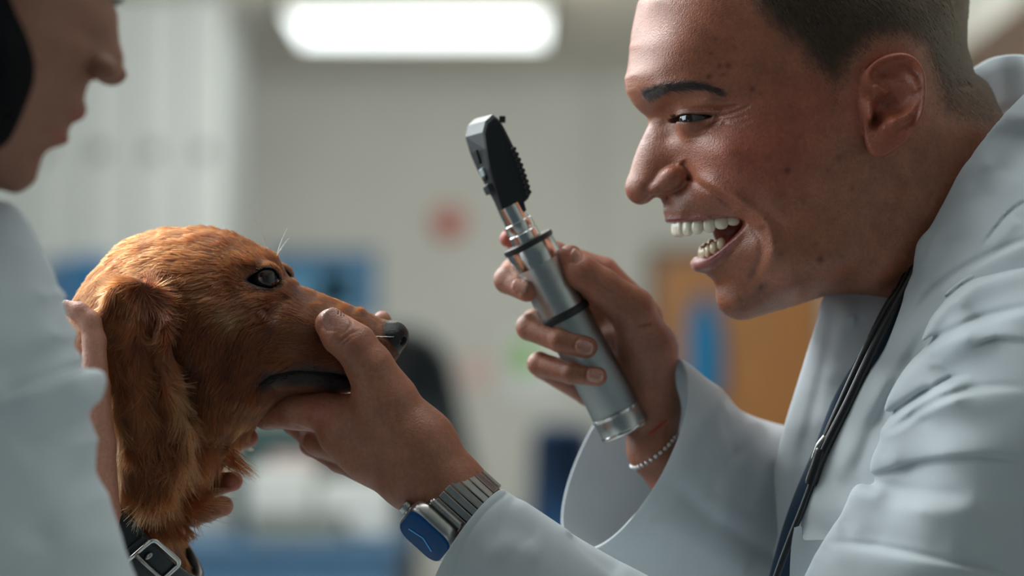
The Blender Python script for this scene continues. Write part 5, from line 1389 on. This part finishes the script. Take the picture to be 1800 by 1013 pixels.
# ------------------------------------------------------------------ the assistant
AZ = 600.0
def AH(u, v, w):
    k = (D - AZ - w) / D; return (900 + (u - 900) * k, 506.5 + (v - 506.5) * k)
def AP(u, v, w): return np.array([*AH(u, v, w), w])
def build_assistant():
    t = thing('person', 'blurred person with dark hair in a white coat at the left edge, looking down', 'person', toworld(np.array([-150, 2000, AZ])) * np.array([1, 1, 0]))
    sil = [(199,-5),(206,18),(208,46),(210,71),(215,90),(218,110),(213,128),(199,139),(181,142),(160,141),(153,153),(147,170),(151,185),(151,199),(138,213),(121,222),(118,228),(122,242),(115,254),(96,259),(80,267),(71,281),(66,302),(57,323),(32,340),(11,337),(-30,330),(-100,335),(-160,380),(-200,480),(-420,480),(-470,300),(-470,100),(-440,-100),(-360,-250),(-230,-340),(-60,-370),(90,-340),(190,-260),(230,-170),(232,-100),(220,-45)]
    ct = [(200,60,20),(185,60,36),(205,110,20),(192,125,34),(168,110,48),(150,60,64),(150,5,86),(178,5,40),(100,60,122),(50,60,158),(0,60,178),(-100,60,195),(-220,60,195),(-350,60,150),(210,-100,55),(160,-100,125),(50,-100,178),(-100,-100,205),(-250,-100,195),(-380,-100,120),(0,-220,170),(-150,-230,180),(100,-220,145),(-280,-230,120),
          (140,170,24),(120,180,50),(60,180,112),(0,180,146),(-100,180,165),(-220,180,165),(-350,200,130),(105,240,26),(75,240,58),(0,240,108),(-80,250,130),(50,310,28),(0,300,60),(-60,290,88),(-150,320,120),(-300,350,140),(-300,440,120)]
    fl = profile_field(sil, ct, AH, (-420, -330), (340, 560), 2.0, 30, 0.003)
    th = [(116,540,30),(140,549,36),(158,566,40),(166,600,42),(166,680,50),(174,780,60),(180,900,80),(150,1060,130)]
    fg = [[(300,770,-260),(365,785,-240),(405,780,-205),(436,770,-160)], [(290,840,-255),(350,858,-240),(380,852,-200),(410,846,-150)], [(290,900,-250),(340,905,-235),(365,898,-190),(392,890,-130)], [(250,930,-240),(275,945,-215),(293,945,-175),(312,938,-125)]]
    def bodyf(P):
        q = P.copy(); q[..., 2] = np.abs(q[..., 2] - AZ); d = profile_sdf(fl, q)
        m = P[..., 0] > -50
        al = ellip(q, AP(180, 122, 40), (24, 18, 16)); d = smin(d, al, 10)
        d = smin(d, rcone(P, (-170, 350, AZ), (-300, 640, AZ), 130, 150), 40)
        h = finger_like(P, th, [13, 16.5, 19, 20, 26, 28, 30, 45]); d = np.minimum(d, h)
        for g, rr in zip(fg, ([24,22,21,18.5], [24,22,21,18], [24,22,20,18.5], [22,20,18,15])): d = np.minimum(d, finger_like(P, g, rr))
        pl = chain(P, [IM(240,760,-300), IM(230,860,-310), IM(200,960,-300), IM(100,1100,-200)], [45, 55, 50, 50], 20)
        return smin(d, pl, 8)
    def finger_like(P, J, R): return chain(P, [IM(*j) for j in J], R, 8)
    V, Q = sdf_mesh(bodyf, (-560, -330, -420), (520, 1240, 900), 5.0)
    n = len(V); hand = V[:, 2] < 250
    col = np.where(hand[:, None], np.array([[0.44, 0.20, 0.13]]), np.array([[0.30, 0.125, 0.075]]))
    for g in fg:
        c = IM(*g[-1]); w = np.exp(-(np.linalg.norm(V - c, axis=1) / 26) ** 2)[:, None] * .8; col = col * (1 - w) + np.array([0.50, 0.12, 0.08]) * w
    for (u, v, r) in [(118,242,16), (146,205,14)]:
        c = AH(u, v, 0); w = (np.exp(-((V[:, 0] - c[0]) / r) ** 2 - ((V[:, 1] - c[1]) / (r * .7)) ** 2) * (V[:, 2] > 300) * .7)[:, None]; col = col * (1 - w) + np.array([0.36, 0.09, 0.07]) * w
    mesh_obj('body', V, Q, M['skin2'], t, attrs={'col': col, 'rgh': np.full(n, 0.5)})
    # hair
    out = [(200,-310),(150,-200),(96,-100),(100,0),(117,53),(121,90),(115,142),(97,199),(70,241),(20,288),(-120,330),(-300,340),(-490,200),(-520,0),(-480,-200),(-350,-340),(-150,-410),(60,-400),(160,-360)]
    ct = [(0,0,205),(15,60,205),(17,100,203),(12,150,192),(-6,195,178),(-32,240,155),(24,-100,195),(80,-200,175),(-60,0,215),(-60,150,205),(-150,0,225),(-150,200,200),(-300,0,220),(-300,200,180),(-100,-250,210),(-300,-200,190),(60,-300,150),(-420,0,160)]
    class A_(Pillow): pass
    ph = Pillow(out, ct, AZ, 0, 0, (0, 0), 3.0, edge_r=60); ph.build('hair', 6.0, M['hair_mass'], t)
    # lashes
    P = []
    for sgn in (1,):
        for i in range(26):
            p = AP(196, 0 + rng.normal() * 3, 40 + i * 1.2); p[2] += AZ; P.append([p + np.array([16, 3 - 0, 0]) * s + np.array([2, -5, 0]) * s * s + rng.normal(size=3) * .5 for s in (0, .35, .7, 1)])
    hair_obj('eyelashes', np.array(P), np.repeat(np.array([[.8, .7, .5, .2]]), len(P), 0), np.repeat([[.01, .01, .01]], len(P), 0), M['hair'], t)
    # coat
    out = [(-250,400),(-150,372),(-60,358),(0,352),(34,368),(66,425),(96,510),(120,585),(146,636),(172,655),(180,672),(172,700),(165,725),(166,765),(172,815),(190,880),(213,950),(238,1020),(262,1100),(250,1300),(-100,1400),(-500,1300),(-640,900),(-560,520)]
    ct = [(20,385,30),(50,440,55),(80,520,70),(100,590,80),(130,660,75),(150,700,60),(148,780,60),(165,880,60),(190,960,60),(215,1030,60),(-60,440,130),(0,600,170),(0,750,170),(0,900,180),(60,700,140),(80,900,140),(-200,500,220),(-200,800,260),(-200,1100,250),(0,1100,190),(120,1100,130),(-400,700,230),(-400,1000,230),(100,1200,120)]
    pc = Pillow(out, ct, AZ - 60, 0, 0, (0, 0), 3.0, edge_r=22)
    pc.cliff([(178,660),(120,668),(60,690),(0,720)], 40, 16, -1); pc.fold([(110,600),(60,640),(0,660)], 30, 10); pc.fold([(160,730),(110,740),(40,790)], 20, 9); pc.fold([(60,440),(90,560),(150,650)], 24, -8)
    pc.fold([(20,760),(90,860),(150,990)], 34, -8); pc.fold([(170,830),(110,870),(60,960)], 26, 7)
    coat = pc.build('white_coat', 6.0, M['coat'], t)
    # standing figure below the frame is not seen; the coat ends at hip height
    return t
# ------------------------------------------------------------------ the room
def wbox(name, lo, hi, mat, parent=None, bev=0.0):
    x0, y0, z0 = lo; x1, y1, z1 = hi
    V = np.array([(x, y, z) for x in (x0, x1) for y in (y0, y1) for z in (z0, z1)], float)
    F = [(0, 1, 3, 2), (4, 6, 7, 5), (0, 4, 5, 1), (2, 3, 7, 6), (0, 2, 6, 4), (1, 5, 7, 3)]
    c = V.mean(0); F2 = []
    for f in F:
        p = V[list(f)]; n = np.cross(p[1] - p[0], p[2] - p[0]); F2.append(f if n @ (p.mean(0) - c) > 0 else f[::-1])
    o = mesh_obj(name, V, F2, mat, parent, smooth=False, world=True)
    if bev:
        m = o.modifiers.new('bevel', 'BEVEL'); m.width = bev; m.segments = 3
    return o
def uvx(u, v, dist):  # seen point -> (x, z) on the vertical plane that far away
    p = world_at(u, v, dist); return p.x, p.z
def yat(dist): return CAM.y + dist
def rect(u0, v0, u1, v1, y):
    """x0,x1,z0,z1 of a seen rectangle on the plane world-y"""
    def pt(u, v):
        d = np.array([(u - 900) * S, 0, 0]); f = D * S; up = -(v - 506.5) * S
        dy = f * ca - up * sa; dz = f * sa + up * ca; k = (y - CAM.y) / dy
        return (u - 900) * S * k, CAM.z + dz * k
    x0, z1 = pt(u0, v0); x1, z0 = pt(u1, v1); return x0, x1, z0, z1
def build_room():
    YB = 8.25; CZ = 2.75; XR = 1.36
    W = M['wall']
    st = lambda o: tag(o, kind='structure')
    st(wbox('floor', (-4.5, -3.2, -0.1), (XR + .1, YB + .1, 0), M['floor']))
    st(wbox('ceiling', (-4.5, -3.2, CZ), (XR + .1, YB + .1, CZ + .1), M['ceiling']))
    st(wbox('wall_back', (-4.5, YB, 0), (XR + .1, YB + .12, CZ), W))
    st(wbox('wall_right', (XR, -3.2, 0), (XR + .12, YB, CZ), W))
    x0, x1, _, _ = rect(1042, 300, 1160, 300, YB)
    st(wbox('trim_1', (x0, YB - .05, 0), (x0 + .03, YB, CZ), M['trim']))
    st(wbox('baseboard_back', (-4.5, YB - .015, 0), (XR, YB, .1), M['trim']))
    # door
    x0, x1, z0, z1 = rect(1157, 458, 1446, 900, YB)
    d = st(wbox('door_1', (x0, YB - .05, 0), (min(x1, XR - .02), YB - .002, z1), M['wood_door']))
    fr = wbox('door_frame', (x0 - .05, YB - .07, 0), (x0, YB - .002, z1 + .05), M['wood_dark'], d)
    wbox('door_frame', (x0, YB - .07, z1), (XR - .02, YB - .002, z1 + .05), M['wood_dark'], d)
    # blue coat hanging on the door
    a0, a1, b0, b1 = rect(1208, 525, 1268, 700, YB - .12)
    t = thing('hanging_coat', 'bright blue garment hanging on the brown door', 'garment', ((a0 + a1) / 2, YB - .12, b0))
    n = 26; V = []; 
    for i in range(14):
        f = i / 13; wdt = (a1 - a0) / 2 * (0.55 + .5 * min(1, f * 3)) ; z = b1 + (b0 - b1) * f
        for j in range(n):
            th = j / n * 2 * math.pi; V.append(((a0 + a1) / 2 + wdt * math.cos(th) * (1 + .08 * math.sin(5 * th + 3 * f)), YB - .12 + .05 * math.sin(th) * (1 + .3 * math.sin(7 * th)), z))
    F = [(i * n + j, i * n + (j + 1) % n, (i + 1) * n + (j + 1) % n, (i + 1) * n + j) for i in range(13) for j in range(n)] + [tuple(range(n)), tuple(13 * n + j for j in range(n))]
    mesh_obj('garment', V, F, M['blue_cloth'], t, world=True)
    wbox('hook', ((a0 + a1) / 2 - .01, YB - .14, b1), ((a0 + a1) / 2 + .01, YB - .05, b1 + .03), M['wood_dark'], t)
    # ceiling light
    def cpt(u, v):
        f = D * S; up = -(v - 506.5) * S; dy = f * ca - up * sa; dz = f * sa + up * ca; k = (CZ - .06 - CAM.z) / dz; return (u - 900) * S * k, CAM.y + dy * k
    xa, yb_ = cpt(524, 80); xb, _ = cpt(966, 80); _, ya = cpt(520, 22)
    t = thing('ceiling_light', 'glowing rectangular light panel on the ceiling of the room behind', 'ceiling light', ((xa + xb) / 2, (ya + yb_) / 2, CZ - .07))
    wbox('diffuser', (xa + .02, ya + .02, CZ - .06), (xb - .02, yb_ - .02, CZ - .005), M['lamp'], t, .01)
    for (p, q) in (((xa, ya), (xb, ya + .02)), ((xa, yb_ - .02), (xb, yb_)), ((xa, ya), (xa + .02, yb_)), ((xb - .02, ya), (xb, yb_))):
        wbox('frame', (*p, CZ - .065), (*q, CZ), M['trim'], t)
    # wooden wall cupboard on the right wall
    t = thing('wall_cabinet', 'brown wooden wall cupboard high on the right behind the laughing man\'s collar', 'cabinet', (XR - .12, 3.2, 1.5))
    yc = 2.0
    wbox('body', (XR - .24, yc, 1.55), (XR - .002, 6.6, 2.31), M['wood_cab'], t, .005)
    for i in range(4):
        dd = wbox('door', (XR - .26, yc + .03 + i * 1.14, 1.57), (XR - .24, yc + 1.12 + i * 1.14, 2.29), M['wood_cab'], t, .003)
        wbox('handle', (XR - .28, yc + .12 + i * 1.14, 1.62), (XR - .26, yc + .14 + i * 1.14, 1.72), M['steel_satin'], dd)
    # tall white cupboard on the left
    y = 6.2; x0, x1, z0, z1 = rect(-60, 0, 392, 540, y)
    t = thing('tall_cabinet', 'tall white cupboard with narrow doors against the back wall at left', 'cabinet', ((x0 + x1) / 2, y + .3, 0))
    wbox('body', (x0, y, 0), (x1, y + .55, CZ - .02), M['cab_white'], t, .005)
    for (u0, u1) in ((-60, 40), (48, 140), (148, 232), (240, 322), (330, 386)):
        a0, a1, _, _ = rect(u0, 0, u1, 500, y); dr = wbox('door', (a0, y - .025, .1), (a1, y, CZ - .05), M['cab_white'], t, .006)
        hx, _, hz, _ = rect(u0 + 22, 250, u1, 262, y); wbox('knob', (hx, y - .05, hz - .03), (hx + .04, y - .025, hz + .01), M['knob'], dr, .006)
    # posters and signs on the back wall
    def flat(name, u0, v0, u1, v1, mat, label, cat, y=YB, th=.02, kids=()):
        x0, x1, z0, z1 = rect(u0, v0, u1, v1, y); o = wbox(name, (x0, y - th, z0), (x1, y - .001, z1), mat, bev=.004); tag(o, label, cat)
        for (k, a, b, c_, e, m_) in kids:
            xx0, xx1, zz0, zz1 = rect(a, b, c_, e, y - th - .004); wbox(k, (xx0, y - th - .004, zz0), (xx1, y - th, zz1), m_, o)
        return o
    flat('poster', 470, 442, 664, 560, M['blue_dark'], 'wide blue poster on the back wall above the dog\'s muzzle', 'poster', kids=[('print', 480, 470, 640, 552, M['blue_lite']), ('print', 560, 480, 618, 540, M['blue_pale'])])
    flat('poster', 118, 452, 200, 560, M['blue_dark'], 'blue poster on the white cupboard just left of the dog\'s head', 'poster', y=6.2 - .026)
    flat('poster', 84, 458, 108, 540, M['blue_dark'], 'narrow blue strip leftmost on the white cupboard', 'poster', y=6.2 - .026)
    flat('notice', 893, 585, 992, 702, M['paper'], 'pale notice with a green picture on the back wall', 'notice', kids=[('print', 903, 600, 945, 655, M['green'])])
    flat('notice', 812, 625, 862, 680, M['paper_pink'], 'small faint pink notice on the back wall', 'notice')
    x0, x1, z0, z1 = rect(760, 367, 818, 418, YB)
    cx, cz, r = (x0 + x1) / 2, (z0 + z1) / 2, (x1 - x0) / 2
    V = []; n = 40
    for (rr, yy) in ((r, 0), (r, .02), (r * .9, .03), (r * .55, .05), (0.001, .055)): V += [(cx + rr * math.cos(i / n * 6.2832), YB - yy, cz + rr * math.sin(i / n * 6.2832)) for i in range(n)]
    F = [(i * n + j, i * n + (j + 1) % n, (i + 1) * n + (j + 1) % n, (i + 1) * n + j) for i in range(4) for j in range(n)]
    tag(mesh_obj('alarm_bell', V, F, M['red'], world=True), 'round red alarm on the pale back wall', 'alarm')
    # black high-backed chair
    y = 5.1; x0, x1, z0, z1 = rect(622, 572, 812, 860, y)
    t = thing('office_chair', 'black high-backed office chair behind the dog\'s nose', 'chair', ((x0 + x1) / 2, y, 0))
    def rpanel(name, x0, x1, z0, z1, y0, y1, rad, mat, par, taper=0.0):
        pts = []
        for (cx_, cz_, a0) in ((x1 - rad, z1 - rad, 0), (x0 + rad, z1 - rad, 90), (x0 + rad * .5, z0 + rad * .5, 180), (x1 - rad * .5, z0 + rad * .5, 270)):
            rr = rad if a0 < 180 else rad * .5
            for s in range(9): an = math.radians(a0 + s * 11.25); pts.append((cx_ + rr * math.cos(an), cz_ + rr * math.sin(an)))
        pts = [(x + taper * (z1 - z) * (1 if x > (x0 + x1) / 2 else -1), z) for x, z in pts]
        n = len(pts); V = []
        cx_, cz_ = np.mean(pts, 0)
        for yy, s in ((y0, .94), (y0 + (y1 - y0) * .2, 1), (y0 + (y1 - y0) * .8, 1), (y1, .94)): V += [(cx_ + (x - cx_) * s, yy, cz_ + (z - cz_) * s) for x, z in pts]
        F = [(i * n + j, i * n + (j + 1) % n, (i + 1) * n + (j + 1) % n, (i + 1) * n + j) for i in range(3) for j in range(n)] + [tuple(range(n)), tuple(3 * n + j for j in range(n))]
        return mesh_obj(name, V, F, mat, par, world=True)
    rpanel('backrest', x0, x1 - .05, z0, z1, y - .04, y + .05, .11, M['chair_black'], t, .22)
    xc = (x0 + x1) / 2
    rpanel('seat', xc - .25, xc + .25, .5, .58, y - .5, y, .03, M['chair_black'], t); wbox('column', (xc - .03, y - .28, .1), (xc + .03, y - .22, .5), M['steel_satin'], t)
    wbox('back_post', (xc - .03, y - .02, .5), (xc + .03, y + .04, z0 + .1), M['chair_black'], t)
    for k in range(5):
        an = k * 2 * math.pi / 5; c_, s_ = math.cos(an), math.sin(an); p0 = np.array([xc, y - .25, .09]); p1 = p0 + np.array([c_ * .3, s_ * .3, -.05]); q = np.array([-s_, c_, 0]) * .02
        V = [p0 + q, p0 - q, p1 - q, p1 + q] + [x + np.array([0, 0, .03]) for x in (p0 + q, p0 - q, p1 - q, p1 + q)]
        mesh_obj('foot', V, [(0, 1, 2, 3), (7, 6, 5, 4), (0, 4, 5, 1), (1, 5, 6, 2), (2, 6, 7, 3), (3, 7, 4, 0)], M['chair_black'], t, world=True, smooth=False)
    # dark blue chair right of it
    y = 6.2; x0, x1, z0, z1 = rect(935, 745, 1042, 960, y)
    t = thing('blue_chair', 'dark blue upholstered chair behind the steel scope handle', 'chair', ((x0 + x1) / 2, y, 0))
    rpanel('backrest', x0, x1, z0 - .2, z1, y - .04, y + .05, .05, M['navy'], t, .04)
    xc = (x0 + x1) / 2; rpanel('seat', xc - .2, xc + .2, .60, .68, y - .4, y, .03, M['navy'], t)
    for sx in (-.17, .17):
        for sy in (-.37, .02): wbox('leg', (xc + sx - .015, y + sy - .015, 0), (xc + sx + .015, y + sy + .015, .62 if sy < 0 else z0), M['steel_satin'], t)
    # counter with clutter
    y = 3.6; x0, x1, z0, z1 = rect(300, 955, 690, 1013, y)
    t = thing('counter', 'long counter with a blue front and white top below the dog\'s chin', 'counter', ((x0 + x1) / 2, y + .3, 0))
    wbox('front_panel', (-1.6, y, 0), (x1, y + .7, z1 - .03), M['blue_front'], t, .005); wbox('worktop', (-1.62, y - .02, z1 - .03), (x1 + .02, y + .72, z1), M['blue_front'], t, .008)
    zt = z1
    def item(name, u0, v0, u1, mat, label, cat, yy, dep=.15, bev=.01, group=None, lid=None):
        a0, a1, _, b1 = rect(u0, v0, u1, 940, yy); o = wbox(name, (a0, yy, zt), (a1, yy + dep, max(b1, zt + .02)), mat, bev=bev); tag(o, label, cat, group)
        if lid: wbox('lid', (a0 - .004, yy - .004, max(b1, zt + .02) - .02), (a1 + .004, yy + dep + .004, max(b1, zt + .02) + .004), lid, o, .003)
        return o
    item('towel_stack', 432, 822, 552, M['paper'], 'left pile of white towels on the counter', 'towels', y + .10, .2, .02)
    item('towel_stack', 556, 846, 690, M['paper'], 'right, lower pile of white towels on the counter', 'towels', y + .10, .2, .02)
    item('storage_box', 440, 905, 600, M['grey_box'], 'flat grey box in front of the white towels on the counter', 'box', y + .01, .07, .005, lid=M['grey_box'])
    item('equipment_case', 410, 742, 560, M['teal_dark'], 'dark green-grey equipment case at the back of the counter', 'case', y + .36, .2, .02)
    item('paper_box', 470, 800, 560, M['paper_pink'], 'pale pink carton behind the towels on the counter', 'box', y + .31, .04, .005)
def room_mats():
    M['wall'] = plain('wall_paint', (0.50, 0.52, 0.49), 0.8, var=.03, vscale=3, bmp=.05, bscale=300)
    M['ceiling'] = plain('ceiling_paint', (0.80, 0.77, 0.70), 0.85, var=.03, vscale=2)
    M['floor'] = plain('vinyl_floor', (0.35, 0.37, 0.37), 0.4, var=.08, vscale=12)
    M['trim'] = plain('trim_paint', (0.40, 0.42, 0.40), 0.5, var=.02)
    M['wood_door'] = plain('door_wood', (0.36, 0.15, 0.03), 0.5, var=.15, vscale=6, stretch=(8, 8, .6))
    M['wood_dark'] = plain('door_frame_wood', (0.10, 0.06, 0.03), 0.5, var=.15, vscale=6, stretch=(8, 8, .6))
    M['wood_cab'] = plain('cupboard_wood', (0.20, 0.105, 0.055), 0.5, var=.12, vscale=6, stretch=(1, 1, 8))
    M['cab_white'] = plain('cupboard_paint', (0.37, 0.41, 0.41), 0.5, var=.02)
    M['knob'] = plain('knob_metal', (0.12, 0.12, 0.12), 0.5)
    M['blue_cloth'] = plain('blue_cloth', (0.01, 0.20, 0.42), 0.9, var=.15, vscale=30)
    M['blue_dark'] = plain('poster_blue', (0.006, 0.10, 0.24), 0.5, var=.1, vscale=10); M['blue_lite'] = plain('poster_light_blue', (0.06, 0.26, 0.46), 0.5, var=.25, vscale=14); M['blue_pale'] = plain('poster_pale_blue', (0.20, 0.42, 0.58), 0.5, var=.2, vscale=20)
    M['paper'] = plain('white_paper', (0.62, 0.66, 0.66), 0.8, var=.04, vscale=20); M['paper_pink'] = plain('pink_paper', (0.58, 0.44, 0.42), 0.8, var=.04)
    M['green'] = plain('green_print', (0.18, 0.45, 0.10), 0.7, var=.2, vscale=30); M['red'] = plain('red_plastic', (0.50, 0.12, 0.09), 0.5, var=.05)
    M['chair_black'] = plain('black_fabric', (0.014, 0.024, 0.028), 0.8, var=.1); M['navy'] = plain('navy_fabric', (0.005, 0.045, 0.13), 0.85, var=.15, vscale=30)
    M['blue_front'] = plain('blue_laminate', (0.07, 0.17, 0.30), 0.45, var=.08, vscale=8); M['grey_box'] = plain('grey_card', (0.20, 0.23, 0.22), 0.7, var=.05); M['teal_dark'] = plain('dark_teal_plastic', (0.03, 0.075, 0.075), 0.5, var=.05)
    M['lamp'] = emit('lamp_diffuser', (0.93, 1.0, 0.98), 2.2)
# ------------------------------------------------------------------ assemble
q = 1.0
metal_mats(); room_mats()
M['coat'] = cloth_mat('white_coat_cloth', (0.64, 0.69, 0.72)); M['scrubs'] = cloth_mat('navy_cloth', (0.012, 0.035, 0.07))
M['rubber'] = plain('black_rubber', (0.012, 0.012, 0.013), 0.28, bmp=.05); M['red_string'] = plain('red_string', (0.45, 0.03, 0.02), 0.8)
M['tooth'] = plain('tooth_enamel', (0.88, 0.80, 0.64), 0.18, var=.08, vscale=300, coat=.3); M['tooth2'] = plain('tooth_enamel_lower', (0.82, 0.68, 0.44), 0.18, var=.12, vscale=300, coat=.3)
M['tongue'] = plain('tongue_flesh', (0.40, 0.12, 0.11), 0.25, var=.12, vscale=300, bmp=.3, bscale=900, coat=.3)
M['skin2'] = skin_mat('assistant_skin', nv=.35); M['hair_mass'] = plain('black_hair', (0.003, 0.0035, 0.005), 0.65, spec=.06, var=.3, vscale=60, bmp=.6, bscale=300, stretch=(8, 8, 1))
M['leather'] = plain('navy_leather', (0.008, 0.016, 0.022), 0.42, var=.15, vscale=60, bmp=.25, bscale=700)
build_room()
hV, hQ, hc, hr = build_vet_head(2.3 * q)
parts = [(head_tf(hV), hQ, hc, hr), build_near_hand(2.6 * q), build_far_hand(2.6 * q)]
bv, bq = build_vet_body(); parts.append((bv, bq, np.repeat(SK1[None], len(bv), 0), np.full(len(bv), .5)))
V, Q, c, r = merge(parts)
mesh_obj('body', V, Q, M['skin'], vet, attrs={'col': c, 'rgh': r})
build_vet_hair(hV, hQ); build_eyes(); build_teeth()
build_coat(); build_stethoscope(); build_wrist_things(); build_scope(); build_watch()
build_dog(2.6 * q); build_dog_details(); build_dog_collar()
build_assistant()
print('total', time.time() - T0, flush=True)
